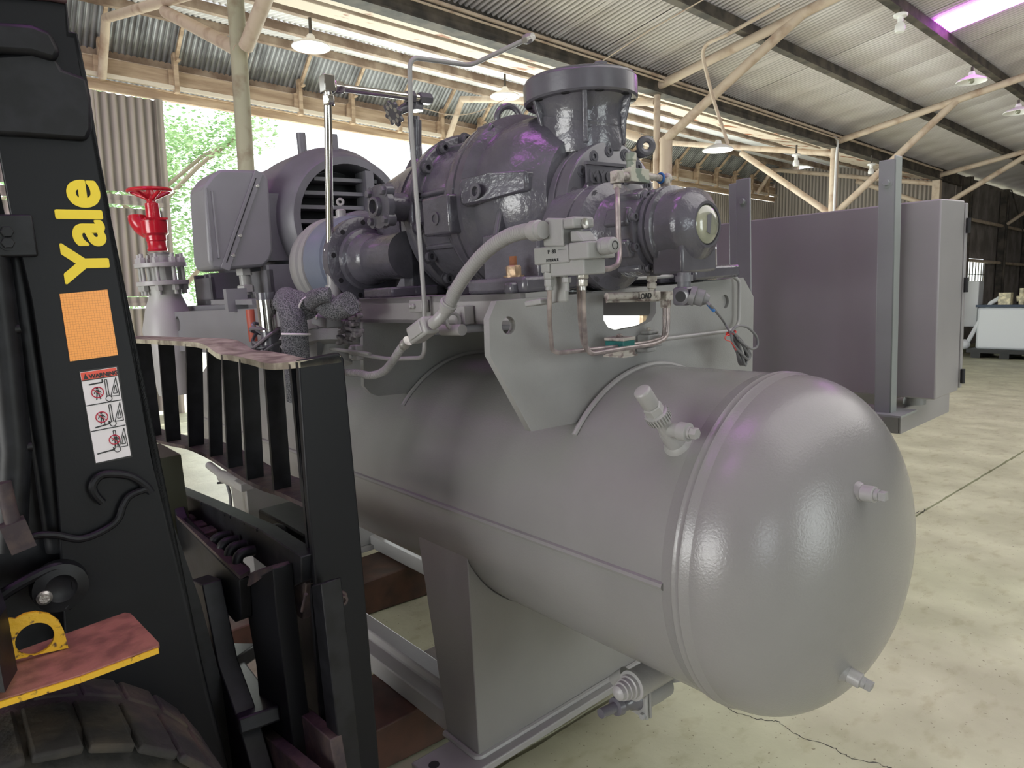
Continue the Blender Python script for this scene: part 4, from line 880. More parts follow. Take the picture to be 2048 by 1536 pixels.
m = MB(); m.cyl(lo_-V((0, 0, .05)), bt+V((0, 0, .03)), .019); m.cyl(bt+V((0, 0, .0)), bt+V((0, 0, .035)), .026); m.sphere(bt, .0255); part('lower_pipe', m, GREY, t)
# needle valve with scalloped black knob
q = K(790, 226, 'y', 1.36)
t = th('needle_valve', 'black needle valve with a scalloped knob under the end of the chrome tube', 'valve', K(828, 215, 'y', 1.45))
ka = (V(K(790, 226, 'y', 1.36))-K(830, 206, 'y', 1.45)).normalized()
m = MB(); n_ = 8; d, u, w_ = basis(ka); outp = []
for k in range(64):
    a = 2*math.pi*k/64; r_ = .040+.006*math.cos(8*a); outp.append(q+(u*math.cos(a)+w_*math.sin(a))*r_)
m.prism(outp, d*.012); kn = part('knob', m, CASTD, t, bev=.002)
for k in range(8):
    a = 2*math.pi*(k+.5)/8; m = MB(); m.lathe(q+d*.0122+(u*math.cos(a)+w_*math.sin(a))*.026, d, [(0, .008), (.0006, .008)], 12); part('knob_window', m, ZINC, kn)
m = MB(); m.cyl(q, K(826, 208, 'y', 1.44), .012, .02); m.hexa(K(832, 222, 'y', 1.45), (0, 0, 1), .05, .05); m.cyl(K(832, 240, 'y', 1.45), K(832, 300, 'y', 1.45), .02); part('valve_stem', m, CASTD, t)
# thin grey gauge line
xb = K(845, 610, 'y', 1.04)
g_ = [K(841, 720, 'y', 1.0), K(846, 665, 'y', 1.02), xb, K(822, 250, 'y', 1.04), K(819, 114, 'y', 1.04), K(941, 131, 'y', 1.25), K(1054, 78, 'y', 1.25)]
t = th('gauge_line', 'thin grey tube clipped to the deck beam, bent twice high over the compressor', 'tube', xb)
ends = spline([g_[2], (g_[2]+g_[3])/2, g_[3], g_[4]], 1)
m = MB(); m.tube([K(700, 705, 'y', 1.0), K(775, 718, 'y', 1.02), K(849, 716, 'y', 1.03), K(849, 612, 'y', 1.035), g_[3], g_[4], g_[5], g_[6]], .0062, 12, .03); part('bent_tube', m, GREY, t)
m = MB(); dd = (g_[6]-g_[5]).normalized(); m.hexa(g_[6]-dd*.008, dd, .021, .02); m.lathe(g_[6]+dd*.012, dd, [(0, .0115), (.01, .009)], 8); part('tube_nut', m, ZINC, t)
m = MB(); q = K(838, 612, 'y', 1.045); m.obox(q, X1, (0, 1, 0), (0, 0, 1), .032, .012, .017); m.cyl(q+V((-.02, -.02, 0)), q+V((-.02, -.0, 0)), .007); m.cyl(q+V((-.005, -.02, 0)), q+V((-.005, 0, 0)), .007); part('pipe_clip', m, GREY, t, bev=.003)
t = th('level_line', 'thin grey tube running level to a double clip below the deck beam', 'tube', K(715, 705, 'y', 1.02))
m = MB(); m.tube([K(560, 685, 'y', .98), K(640, 695, 'y', .99), K(712, 704, 'y', 1.0), K(740, 708, 'y', 1.0)], .0055, 10); part('thin_tube', m, GREY, t)
m = MB(); q = K(714, 705, 'y', 1.02); m.obox(q, X1, (0, 1, 0), (0, 0, 1), .02, .014, .024); m.cyl(q+V((-.012, -.02, .012)), q+V((-.012, 0, .012)), .008); m.cyl(q+V((-.012, -.02, -.012)), q+V((-.012, 0, -.012)), .008); part('pipe_clip', m, GREY, t, bev=.004)
# flexible conduit and its fittings from the solenoid block to the tank
t = th('flexible_conduit', 'thick grey flexible conduit curving from the valve block down past the deck beam', 'conduit', K(880, 630, 'y', .93))
cpts = [K(1072, 462, 'y', .93), K(1045, 464, 'y', .93), K(1010, 476, 'y', .93), K(970, 505, 'y', .93), K(935, 545, 'y', .93), K(912, 580, 'y', .93), K(900, 605, 'y', .93)]
m = MB(); m.tube(spline(cpts, 8), .0148, 18); part('upper_hose', m, GREY, t)
tt = spline(cpts, 30); m = MB()
for k in range(4, len(tt)-2, 3): m.torus(tt[k], tt[k+1]-tt[k-1], .0150, .0008, 18, 5)
o = part('hose_ridges', m, GREY, t); o['kind'] = 'stuff'
m = MB(); dd = (K(1078, 461, 'y', .93)-K(1060, 463, 'y', .93)).normalized(); q = K(1066, 462, 'y', .93); m.lathe(q, dd, [(-.006, .017), (0, .020), (.018, .020), (.02, .017), (.03, .017)], 24); part('hose_gland', m, GREY, t)
q = K(896, 610, 'y', .93); dd = (K(905, 592, 'y', .93)-q).normalized(); m = MB(); m.lathe(q, dd, [(-.03, .015), (-.012, .015), (-.008, .020), (.006, .021), (.008, .018), (.012, .018)], 24); m.tube([q, K(888, 626, 'y', .93), K(876, 640, 'y', .92), K(866, 648, 'y', .92)], .0145, 16, .02); part('elbow_gland', m, GREY, t)
bx_ = K(845, 660, 'y', .92); bd = (K(880, 638, 'y', .92)-K(815, 685, 'y', .92)).normalized(); bn = V((0, -1, 0)); bu = bd.cross(bn).normalized(); bn = bu.cross(bd)
m = MB(); m.obox(bx_, bd, bu, bn, .042, .022, .021); part('conduit_box', m, GREY, t, bev=.007)
m = MB(); m.obox(bx_-V((0, .022, 0)), bd, bu, bn, .030, .015, .003); part('box_lid', m, GREY, t, bev=.002)
c2 = [K(812, 686, 'y', .92), K(800, 700, 'y', .92), K(782, 727, 'y', .92), K(765, 744, 'y', .92), K(740, 751, 'y', .93), K(715, 746, 'y', .95), K(680, 745, 'y', .97), K(655, 746, 'y', .98)]
tt = spline(c2, 16); m = MB(); m.tube(tt, .0098, 14); part('lower_hose', m, GREY, t)
m = MB()
for k in range(2, len(tt)-2, 2): m.torus(tt[k], tt[k+1]-tt[k-1], .0100, .0011, 16, 5)
o = part('hose_ridges', m, GREY, t); o['kind'] = 'stuff'
dd = (tt[1]-tt[0]).normalized(); m = MB(); m.lathe(tt[0]-dd*.012, dd, [(0, .013), (.014, .0125), (.016, .0135), (.022, .0135), (.024, .0115), (.03, .0115)], 20); part('hose_collar', m, ZINC, t)
m = MB(); q = K(906, 642, 'y', 1.0); m.torus(q, X1, .02, .005, 24, 8); m.cyl(K(885, 660, 'y', 1.0), K(925, 660, 'y', 1.0), .014); m.obox(K(928, 630, 'y', 1.04), X1, (0, 1, 0), (0, 0, 1), .022, .014, .022); part('pipe_saddle', m, GREY, t)
# --- solenoid valve block
SY = .95
def ks(x, y, yv=SY): return K(x, y, 'y', yv)
t = th('solenoid_valve', 'pale grey hydraulic solenoid valve block with a round end knob, beside the control cylinder', 'valve', ks(1130, 510))
def bxpx(m, x0, y0, x1, y1, yf, dep):
    a = K((x0+x1)/2, y0, 'y', yf); b = K((x0+x1)/2, y1, 'y', yf); l = K(x0, (y0+y1)/2, 'y', yf); r = K(x1, (y0+y1)/2, 'y', yf)
    return m.box((l.x, yf, b.z), (r.x, yf+dep, a.z))
m = MB(); bxpx(m, 1067, 492, 1137, 528, SY, .07); part('valve_body', m, GREYF, t, bev=.003)
m = MB(); bxpx(m, 1137, 484, 1176, 519, SY-.004, .075); part('coil_block', m, GREYF, t, bev=.003)
m = MB(); l = ks(1089, 470); a = ks(1128, 440); m.prism([(l.x, SY-.005, ks(1092, 493).z), (l.x, SY-.005, ks(1092, 447).z), (l.x+.012, SY-.005, ks(1095, 440).z+.004), (a.x, SY-.005, ks(1128, 440).z+.003), (a.x, SY-.005, ks(1128, 493).z)], (0, .055, 0)); part('connector_box', m, GREYF, t, bev=.003)
m = MB(); m.box((a.x, SY-.005, ks(1135, 458).z), (ks(1153, 460).x, SY+.05, ks(1135, 435).z)); part('plug_head', m, GREYF, t, bev=.005)
q = K(1160, 448, 'y', SY-.003); hx_ = ks(1153, 450).x; m = MB(); m.lathe((hx_, SY+.022, ks(1150, 447).z), X1, [(0, .010), (.002, .010), (.002, .006), (-.002, .0)], 18); part('plug_screw', m, ZINC, t)
zc = ks(1190, 492).z; xr = ks(1176, 500).x; m = MB(); m.lathe((xr, SY+.035, zc), X1, [(0, .015), (.008, .0165), (.012, .015), (.014, .0165), (.033, .015), (.035, .012)], 28); part('end_knob', m, GREYF, t, bev=.001)
m = MB(); m.torus((xr+.0355, SY+.035, zc), X1, .0075, .0008, 22, 6); part('knob_ring', m, DARK, t)
xl = ks(1067, 500).x; m = MB(); m.lathe((xl, SY+.03, ks(1070, 510).z), (-1, 0, 0), [(0, .014), (.012, .013), (.016, .006)], 20); part('end_cap', m, GREYF, t)
m = MB(); bxpx(m, 1100, 519, 1168, 552, SY+.004, .06); m.prism([(ks(1140, 470).x, SY+.0, ks(1140, 484).z), (ks(1158, 470).x+.01, SY+.0, ks(1158, 484).z), (ks(1150, 462).x+.004, SY+.0, ks(1150, 462).z), (ks(1140, 462).x, SY, ks(1140, 462).z)], (0, .04, 0)); part('sub_plate', m, GREYF, t, bev=.003)
text('valve_lettering', 'P  88', .011, ks(1096, 508)-V((0, .0008, 0)), (1, 0, 0), (0, 0, 1), DARK, t)
text('valve_lettering', 'HYDRAUL', .008, ks(1093, 524)-V((0, .0008, 0)), (1, 0, 0), (0, 0, 1), DARK, t)
m = MB(); q = ks(1116, 500)-V((0, .0006, 0))
for (a_, b_) in (((0, 0), (.022, 0)), ((.022, 0), (.022, .012)), ((.022, .012), (0, .012)), ((0, .012), (0, 0)), ((.007, 0), (.007, .012)), ((.014, 0), (.014, .012))): m.bar(q+V((a_[0], 0, a_[1])), q+V((b_[0], 0, b_[1])), .0006, .0008)
part('valve_symbol', m, CASTD, t)
# bracket plate under the block
m = MB(); l = ks(1100, 560, .99); m.prism([(ks(1104, 560, .99).x, .99, ks(1104, 540, .99).z), (ks(1122, 560, .99).x+.01, .99, ks(1122, 540, .99).z), (ks(1122, 560, .99).x+.01, .99, ks(1118, 604, .99).z), (ks(1100, 560, .99).x-.01, .99, ks(1090, 607, .99).z)], (0, .012, 0)); part('bracket', m, GREYF, t, bev=.004)
m = MB(); m.bar(ks(1066, 607, 1.0), ks(1098, 601, 1.0), .05, .012); part('bracket_foot', m, GREYF, t, bev=.003)
# two steel control lines from the block to the LOAD valve
t = th('control_lines', 'pair of dull steel tubes looping from the valve block along the end plate', 'tube', ks(1120, 700, .93))
lA = [K(1099, 566, 'x', -1.02), K(1099, 640, 'x', -1.04), K(1104, 700, 'x', -1.10), K(1116, 706, 'x', -1.10), K(1230, 694, 'x', -1.14), K(1300, 684, 'x', -1.15), K(1326, 676, 'x', -1.15), K(1329, 660, 'x', -1.15), K(1329, 612, 'x', -1.15)]
lB = [K(1166, 566, 'x', -1.0), K(1168, 640, 'x', -1.02), K(1172, 696, 'x', -1.10), K(1182, 708, 'x', -1.10), K(1240, 698, 'x', -1.12), K(1310, 688, 'x', -1.13), K(1333, 676, 'x', -1.13), K(1336, 650, 'x', -1.13), K(1336, 612, 'x', -1.13)]
TUB = mat('dull_steel_tube', (.36, .31, .30), .35, .45, bump=.3, bscale=60, var=.2, vscale=30)
m = MB(); m.tube(lA, .0052, 12, .025); part('outer_tube', m, TUB, t)
m = MB(); m.tube(lB, .0058, 12, .025); part('inner_tube', m, TUB, t)
m = MB(); m.tube([K(1158, 566, 'x', -1.01), K(1160, 640, 'x', -1.05), K(1166, 690, 'x', -1.12), K(1180, 700, 'x', -1.13), K(1225, 694, 'x', -1.15)], .0052, 10, .025); part('inner_tube', m, TUB, t)
for (x, x_) in ((1099, -1.02), (1165, -1.0)):
    m = MB(); q = K(x, 542, 'x', x_); q2 = K(x, 566, 'x', x_); m.hexa(q, q2-q, .022, .016); m.hexa(q+(q2-q)*.7, q2-q, .019, .014); m.cyl(q2-(q2-q)*.1, q2+(q2-q)*.6, .008); part('tube_nut', m, ZINC if x > 1120 else GREYF, t)
    m = MB(); m.obox(q+V((0, 0, .012)), X1, (0, 1, 0), (0, 0, 1), .013, .013, .016); m.cyl(q+V((0, 0, .014)), q+V((-.01, .05, .016)), .011); part('elbow', m, GREYF, t, bev=.004)
m = MB(); q = ks(1133, 555); m.hexa(q, (0, 0, -1), .016, .01); m.cyl(q, q-V((0, 0, .025)), .005); part('lock_screw', m, GREYF, t)
# clamps on the lines
t = th('green_clamp', 'green and cream pipe clamp block on the end plate', 'clamp', K(1241, 693, 'x', -1.13))
q = K(1240, 693, 'x', -1.15)
m = MB(); m.box((q.x-.03, q.y-.022, q.z-.006), (q.x+.03, q.y+.022, q.z+.016)); part('clamp_body', m, GRN, t, bev=.002)
m = MB(); m.box((q.x-.032, q.y-.023, q.z+.016), (q.x+.032, q.y+.023, q.z+.024)); m.cyl((q.x, q.y, q.z+.024), (q.x, q.y, q.z+.032), .007); m.cyl((q.x, q.y, q.z+.024), (q.x, q.y, q.z+.027), .011); part('top_plate', m, OLDT, t, bev=.002)
m = MB(); m.box((q.x-.03, q.y-.022, q.z-.02), (q.x+.03, q.y+.022, q.z-.006)); m.box((q.x-.034, q.y-.026, q.z-.024), (q.x+.034, q.y+.026, q.z-.02)); part('clamp_foot', m, OLDT, t)
t = th('grey_clamp', 'all grey pipe clamp block right of the green one', 'clamp', K(1300, 684, 'x', -1.19))
q = K(1300, 680, 'x', -1.185); m = MB(); m.box((q.x-.02, q.y-.03, q.z-.018), (q.x+.02, q.y+.03, q.z+.016)); m.box((q.x-.016, q.y-.02, q.z+.016), (q.x+.016, q.y+.02, q.z+.026)); m.box((q.x-.02, q.y-.035, q.z-.03), (q.x+.02, q.y+.0, q.z-.018)); part('clamp_body', m, GREYF, t, bev=.004)
m = MB(); m.cyl((q.x, q.y-.005, q.z+.026), (q.x, q.y-.005, q.z+.034), .006); part('clamp_screw', m, OLDT, t)
# LOAD valve
t = th('load_valve', 'chipped beige valve hand lettered LOAD, in the deck cut-out', 'valve', K(1300, 590, 'x', -1.13))
q = K(1298, 592, 'x', -1.13); m = MB(); m.obox(q, (0, 1, -.02), (1, 0, 0), (0, 0, 1), .034, .012, .0125); part('valve_body', m, OLDT, t, bev=.004)
text('hand_lettering', 'LOAD', .019, K(1277, 598.5, 'x', -1.1165), (0, 1, 0), (0, 0, 1), DARK, t, bold=.0004, wx=1.0)
m = MB(); a_ = K(1304, 548, 'x', -1.13); b_ = K(1303, 584, 'x', -1.13); m.lathe(a_, b_-a_, [(0, .013), (.018, .013), (.019, .010), (.022, .010), (.023, .0125), (.036, .012), (.038, .007), (.05, .007)], 20); part('adjuster_cap', m, OLDT, t)
m = MB(); q = K(1331, 592, 'x', -1.13); m.obox(q, X1, (0, 1, 0), (0, 0, 1), .013, .014, .012); m.hexa(q-V((0, 0, .012)), (0, 0, -1), .024, .018); m.cyl(K(1213, 593, 'x', -1.16), K(1275, 591, 'x', -1.14), .0095); m.cyl(K(1213, 603, 'x', -1.16), K(1318, 600, 'x', -1.15), .0035); part('valve_elbow', m, OLDT, t)
# UNLOAD valve above, on its own standpipe
t = th('unload_valve', 'camouflage patched beige valve with blue sealant in front of the raised maker lettering', 'valve', K(1265, 352, 'x', -1.12))
VX = -1.12
kv = lambda x, y: K(x, y, 'x', VX)
m = MB(); m.obox(kv(1272, 352), (0, 1, -.03), X1, (0, 0, 1), .034, .014, .016); m.lathe(kv(1262, 306), kv(1262, 340)-kv(1262, 306), [(0, .013), (.018, .0135), (.019, .0115), (.036, .0115), (.038, .008), (.05, .008)], 22); part('valve_body', m, mat('camouflage_paint', (.42, .41, .34), .5, bump=.3, bscale=60, col2=(.17, .20, .16), vscale=26, lo=.48, hi=.5), t, bev=.003)
m = MB(); m.cyl(kv(1226, 354), kv(1254, 353), .010); m.obox(kv(1234, 354), X1, (0, 1, 0), (0, 0, 1), .012, .012, .014); m.hexa(kv(1234, 368), (0, 0, -1), .018, .012); part('left_pipework', m, OLDT, t, bev=.002); m = MB(); m.cyl(kv(1290, 352), kv(1325, 357), .0085); m.cyl(kv(1329, 356), kv(1332, 383), .0125); m.sphere(kv(1334, 357), .0135); part('right_pipework', m, OLDT, t, bev=.002)
m = MB(); m.torus(kv(1321, 356), (0, 1, 0), .011, .003, 20, 6); m.torus(kv(1332, 379), (0, 0, 1), .012, .003, 20, 6); part('blue_sealant', m, BLUE, t, label='ring of blue thread sealant')
tl = [kv(1234, 376), K(1235, 400, 'y', 1.245), K(1237, 480, 'y', 1.235), K(1240, 508, 'y', 1.23), K(1236, 530, 'y', 1.21), K(1222, 537, 'y', 1.17), K(1175, 543, 'y', 1.0)]
m = MB(); m.tube(tl, .0062, 12, .02); part('return_tube', m, TUB, t)
# grey tube round the right end of the deck, the block it leaves and the level run behind the plate
t = th('drain_line', 'grey tube leaving a small block by the sensor and running down behind the end plate', 'tube', K(1406, 548, 'x', -1.25))
m = MB(); m.box((lambda q: (q.x-.02, q.y-.02, ZT))(K(1397, 560, 'x', -1.25)), (lambda q: (q.x+.02, q.y+.02, q.z+.012))(K(1397, 545, 'x', -1.25))); part('tube_block', m, MOTOR, t, bev=.003)
m = MB(); m.tube([K(1205, 560, 'x', -1.25), K(1330, 553, 'x', -1.25), K(1410, 551, 'x', -1.24), K(1465, 551, 'x', -1.20), K(1479, 562, 'x', -1.19), K(1478, 650, 'x', -1.19), K(1460, 662, 'x', -1.18), K(1345, 676, 'x', -1.18), K(1300, 682, 'x', -1.18)], .0056, 12, .03); part('bent_tube', m, GREY, t)
# sensor cable hanging in a coil tied with red string
t = th('sensor_cable', 'grey sensor cable hanging from the gland in a coil tied with red string', 'cable', K(1460, 672, 'x', -1.10))
m = MB(); m.tube(spline([K(1410, 602, 'y', 1.30), K(1425, 615, 'y', 1.32), K(1445, 640, 'x', -1.12), K(1462, 668, 'x', -1.10), K(1474, 690, 'x', -1.10), K(1486, 715, 'x', -1.1), K(1492, 728, 'x', -1.1)], 6), .0034, 8); part('cable_lead', m, CABLE, t)
m = MB(); m.tube([K(1416, 608, 'y', 1.31), K(1428, 622, 'y', 1.33)], .0038, 8); part('blue_marker', m, BLUE, t, label='short blue sleeve on the cable')
rr = random.Random(11)
for k in range(6):
    a_ = [(1462, 668), (1470+rr.uniform(-4, 8), 690), (1478+3*k, 720+rr.uniform(-3, 10)), (1486+2*k, 728-2*k), (1494+rr.uniform(-3, 8), 710), (1484+rr.uniform(-3, 5), 685), (1466, 664)]
    m = MB(); m.tube(spline([K(x, y, 'x', -1.10+.006*(k-3)) for x, y in a_], 6), .0036, 8); part('cable_loop', m, CABLE, t)
m = MB(); m.tube(spline([K(x, y, 'x', -1.08) for x, y in [(1462, 664), (1475, 652), (1495, 655), (1512, 672), (1515, 690), (1505, 698), (1490, 690), (1475, 676)]], 6), .0036, 8); part('cable_loop', m, CABLE, t)
m = MB(); m.torus(K(1462, 666, 'x', -1.10), (.1, .35, -1), .013, .003, 20, 6); m.tube(spline([K(1458, 668, 'x', -1.07), K(1450, 674, 'x', -1.07), K(1452, 680, 'x', -1.07), K(1462, 684, 'x', -1.07), K(1472, 700, 'x', -1.07)], 5), .0012, 6); part('red_tie', m, REDT, t)
# --- angle valve on the tank
b0 = cyls(1355, 886); nr = V((0, b0.y-YC, b0.z-ZC)).normalized()
t = th('angle_valve', 'grey angle valve with a knurled collar and capped stem sticking up from the tank', 'valve', b0); t.matrix_world = t.matrix_world @ Matrix.Scale(1.2, 4)
vt = V((-.05, nr.y-.06, nr.z+.30)).normalized()
m = MB(); m.lathe(b0-nr*.006, nr, [(0, .030), (.008, .027), (.014, .021), (.03, .019), (.045, .017)], 28)
j = b0+nr*.045; m.lathe(j, vt, [(-.01, .015), (.01, .014), (.02, .014)], 24); part('valve_neck', m, GREY, t)
m = MB(); m.lathe(j+vt*.02, vt, [(0, .013), (.004, .020), (.022, .021), (.024, .017)], 32); part('knurled_collar', m, GREY, t)
d, u, w_ = basis(vt); m = MB()
for k in range(26):
    a = 2*math.pi*k/26; e = u*math.cos(a)+w_*math.sin(a); m.bar(j+vt*.025+e*.0212, j+vt*.041+e*.0218, .0022, .0022, up=e)
part('knurl_rib', m, GREY, t)['kind'] = 'stuff'
m = MB(); m.hexa(j+vt*.044, vt, .030, .016); part('hex_nut', m, GREY, t)
m = MB(); m.lathe(j+vt*.06, vt, [(0, .014), (.004, .0155), (.036, .0155), (.039, .013), (.040, .009)], 24); part('stem_cap', m, GREY, t, bev=.001)
m = MB(); s_ = j+nr*.0; m.lathe(s_+vt*.0, X1, [(0, .012), (.028, .013), (.03, .0165), (.048, .0165), (.049, .011), (.054, .011)], 24); m.hexa(s_+V((.054, 0, 0)), X1, .018, .012); part('side_outlet', m, GREY, t)
# plugs on the domed head
for (x, y, lab, xx) in ((1722, 985, 'small capped nipple high on the domed tank end', -.60), (1694, 1347, 'small capped nipple low on the domed tank end', -.62)):
    for it in range(12):
        q = K(x, y, 'x', xx); r_ = min(.999, math.hypot(q.y-YC, q.z-ZC)/RV); xx = .5*xx+.5*(-.80+hd*math.sqrt(1-r_**2.17))
    t = th('capped_nipple', lab, 'plug', q, group='capped nipples on the domed tank end')
    ax2 = V((1, (q.y-YC)*.8, (q.z-ZC)*.3)).normalized() if y < 1200 else V((1, .1, -.25)).normalized()
    q = q-ax2*.012
    m = MB(); m.lathe(q, ax2, [(-.01, .027), (.0, .025), (.012, .020), (.016, .0175)], 24); part('boss', m, VESSEL, t)
    m = MB(); m.lathe(q+ax2*.014, ax2, [(0, .0165), (.026, .0165), (.0275, .014), (.0275, .011), (.034, .011)], 24); part('socket', m, GREY, t)
    m = MB(); m.obox(q+ax2*.054, ax2, V((0, 1, 0)), ax2.cross(V((0, 1, 0))), .009, .0085, .0085); m.cyl(q+ax2*.04, q+ax2*.05, .0118); part('square_plug', m, GREYF, t, bev=.001)
# --- drain valve group below the tank
DY = 1.30
kd = lambda x, y, yv=DY: K(x, y, 'y', yv)
t = th('drain_valve', 'grey drain valve with bolted square flanges and a stepped plug, under the tank', 'valve', kd(1270, 1370))
m = MB(); a_ = kd(1322, 1338, 1.34); b_ = kd(1252, 1378, 1.20); dd = (b_-a_).normalized(); L0 = (b_-a_).length
m.lathe(a_-dd*.05, dd, [(0, .036), (L0+.03, .036)], 28); part('drain_nozzle', m, GREY, t)
q = b_-dd*.03; m = MB(); m.lathe(q, dd, [(0, .038), (.01, .038), (.012, .030), (.022, .030), (.024, .026), (.036, .026), (.037, .023), (.048, .023), (.049, .019), (.06, .018), (.066, .010), (.067, .004)], 28); part('stepped_plug', m, GREY, t)
m = MB(); a_ = kd(1330, 1368, 1.36); b_ = kd(1278, 1392, 1.26); m.lathe(a_, b_-a_, [(0, .030), (.04, .034), ((b_-a_).length, .036)], 24); part('valve_barrel', m, GREYF, t)
dd = (b_-a_).normalized(); m = MB()
for s in (0, .012): m.obox(b_+dd*s, dd, (0, 0, 1), dd.cross(V((0, 0, 1))), .005, .044, .040)
part('square_flange', m, GREYF, t, bev=.004)
m = MB(); src = None
for (sa, sb) in ((1, 1), (1, -1), (-1, 1), (-1, -1)):
    e = V((0, 0, 1))*sa*.034+dd.cross(V((0, 0, 1))).normalized()*sb*.03; mm = MB(); mm.hexa(b_+dd*.017+e, dd, .015, .01); part('bolt', mm, GREYF, t)
m = MB(); m.lathe(b_+dd*.017, dd, [(0, .03), (.02, .024), (.026, .02), (.05, .019), (.055, .024), (.07, .022), (.072, .013), (.12, .012)], 24); part('valve_stem', m, CASTD, t)
m = MB(); m.lathe((kd(1290, 1318).x, 1.40, -1.0), (0, 0, -1), [(0, .05), (.07, .05)], 28); m.cyl(kd(1250, 1345, 1.33), kd(1228, 1360, 1.33), .016); part('under_boss', m, GREYF, t)

# --- control cabinet on its channel frame
XR = -.996; YF = 3.0
cab = th('control_cabinet', 'tall flat grey sheet steel control cabinet behind the tank, on rubber mounts', 'cabinet', (-1.5, 3.1, -.57))
yb = K(1923, 600, 'x', XR).y
zt_ = K(1883, 397, 'y', YF).z; zb_ = K(1870, 800, 'y', YF).z
m = MB(); m.box((-1.98, YF, zb_), (XR, yb, zt_)); part('cabinet_body', m, CAB, cab, bev=.006)
m = MB(); m.box((-1.98, yb+.004, zb_+.01), (XR+.004, yb+.03, zt_-.01)); part('cabinet_door', m, CAB, cab, bev=.004)
for z in (zt_-.10, (zt_+zb_)/2+.05, zb_+.06):
    m = MB(); m.cyl((XR+.012, yb+.01, z-.03), (XR+.012, yb+.01, z+.03), .008); part('hinge', m, DARK, cab)
m = MB(); q = K(1829, 806, 'y', 3.12)
for x_ in (q.x, -1.9): m.lathe((x_, 3.12, zb_), (0, 0, -1), [(0, .032), (.01, .034), (.03, .042), (.045, .044)], 24)
part('rubber_mount', m, GREYF, cab)
tf = zb_-.045
fm = th('channel_frame', 'grey channel frame carrying the cabinet and its two tall posts, behind the tank', 'frame', (-1.5, 3.1, tf))
XC = K(1801, 870, 'y', YF-.02).x; Y0c = YF-.02; Y1c = K(1897, 848, 'x', XC).y
h = .105; fl = tf
m = MB(); m.box((XC-.008, Y0c, fl-h), (XC, Y1c, fl)); m.box((XC-.10, Y0c, fl-.008), (XC, Y1c, fl)); part('side_channel', m, CAB, fm, bev=.002)
m = MB(); m.box((-2.2, Y0c, fl-h), (XC-.01, Y0c+.008, fl-.008)); m.box((-2.2, Y0c, fl-.008), (XC-.1, Y0c+.04, fl)); part('front_channel', m, CAB, fm)
m = MB(); m.box((-2.2, Y1c-.06, fl-h), (XC-.01, Y1c-.05, fl)); m.box((-2.2, Y0c, fl-h), (-2.19, Y1c, fl)); part('rear_channel', m, CAB, fm)
for (x, y) in ((-2.19, Y0c+.02), (-2.19, Y1c-.12), (-1.75, 2.5)):
    pass
m = MB(); m.box((-2.1, 1.9, fl-h), (-2.02, Y0c, fl)); m.box((-1.62, 1.9, fl-h), (-1.54, Y0c, fl)); part('support_arm', m, CAB, fm)
m = MB(); m.box((-2.1, 1.96, -1.45), (-2.03, 2.03, fl)); part('stand_leg', m, CAB, fm)
def post(lab, xr_, yf, zt__, w1, w2, name='cabinet_post', left=False):
    t = th(name, lab, 'post', (xr_-w1/2, yf, fl), group='angle iron posts of the cabinet frame')
    m = MB()
    if not left: m.box((xr_-w1, yf, fl), (xr_, yf+.008, zt__)); m.box((xr_-.008, yf, fl), (xr_, yf+w2, zt__+.012))
    else: m.box((xr_-w1, yf, fl), (xr_, yf+.008, zt__+.008)); m.box((xr_-w1, yf, fl), (xr_-w1+.008, yf+w2, zt__)); m.box((xr_-w1-.035, yf+.0, fl), (xr_-w1+.004, yf+.02, zt__-.004))
    part('angle_section', m, CABG, t, bev=.004)
    q = V((xr_-.030 if not left else xr_-w1*.5, yf, zt__-.085)); m = MB(); m.lathe(q, (0, -1, 0), [(0, .020), (.002, .020)], 18); m.hexa(q-V((0, .002, 0)), (0, -1, 0), .022, .012); part('bolt', m, CABG, t)
PYf = 2.86
pr = K(1786, 600, 'y', PYf).x; pl0 = K(1752, 600, 'y', PYf).x
post('tall grey angle iron post standing in front of the cabinet near its right end', pr, PYf, K(1770, 320, 'y', PYf).z, pr-pl0, .06)
pr = K(1502, 600, 'y', 2.7).x; pl0 = K(1474, 600, 'y', 2.7).x
post('shorter grey angle iron post at the cabinet left end, right of the sight glass', pr, 2.7, K(1480, 362, 'y', 2.7).z, pr-pl0, .05, left=True)
m = MB(); q = V((pr, 2.86, fl)); q2 = K(1772, 815, 'y', 2.86); m.box((q2.x-.06, 2.82, fl-.004), (q2.x+.07, 2.98, fl+.004)); part('post_foot', m, CABG, fm)
# ================================================================ the lift truck (same tilt as the machine)
MX = -1.75
km = lambda x, y, X_=MX: K(x, y, 'x', X_)
lt = th('forklift', 'black forklift mast, load backrest and front wheel filling the left side', 'forklift', (MX, .1, -1.6))
# right mast channel: outer side plate
m = MB(); out = [km(-90, -60), km(128, -60), km(140, 62), km(155, 65), km(176, 164), km(199, 307), km(217, 400), km(236, 523), km(253, 602), km(288, 793), km(306, 920), km(330, 1000), km(372, 1180), km(420, 1390), km(470, 1580), km(150, 1580), km(115, 1000), km(98, 830), km(62, 600), km(20, 420), km(-40, 100)]
m.prism(out, (-.02, 0, 0)); part('mast_side_plate', m, BLKS, lt, bev=.003)
m = MB(); m.prism([km(122, -60), km(127, -60), km(139, 62), km(154, 65), km(198, 307), km(252, 602), km(305, 920), km(329, 1000), km(419, 1390), km(469, 1580), km(458, 1580), km(408, 1390), km(318, 1000), km(240, 602), km(186, 307), km(146, 78), km(130, 74)], (-.16, 0, 0)); part('mast_front_flange', m, BLK, lt, bev=.003)
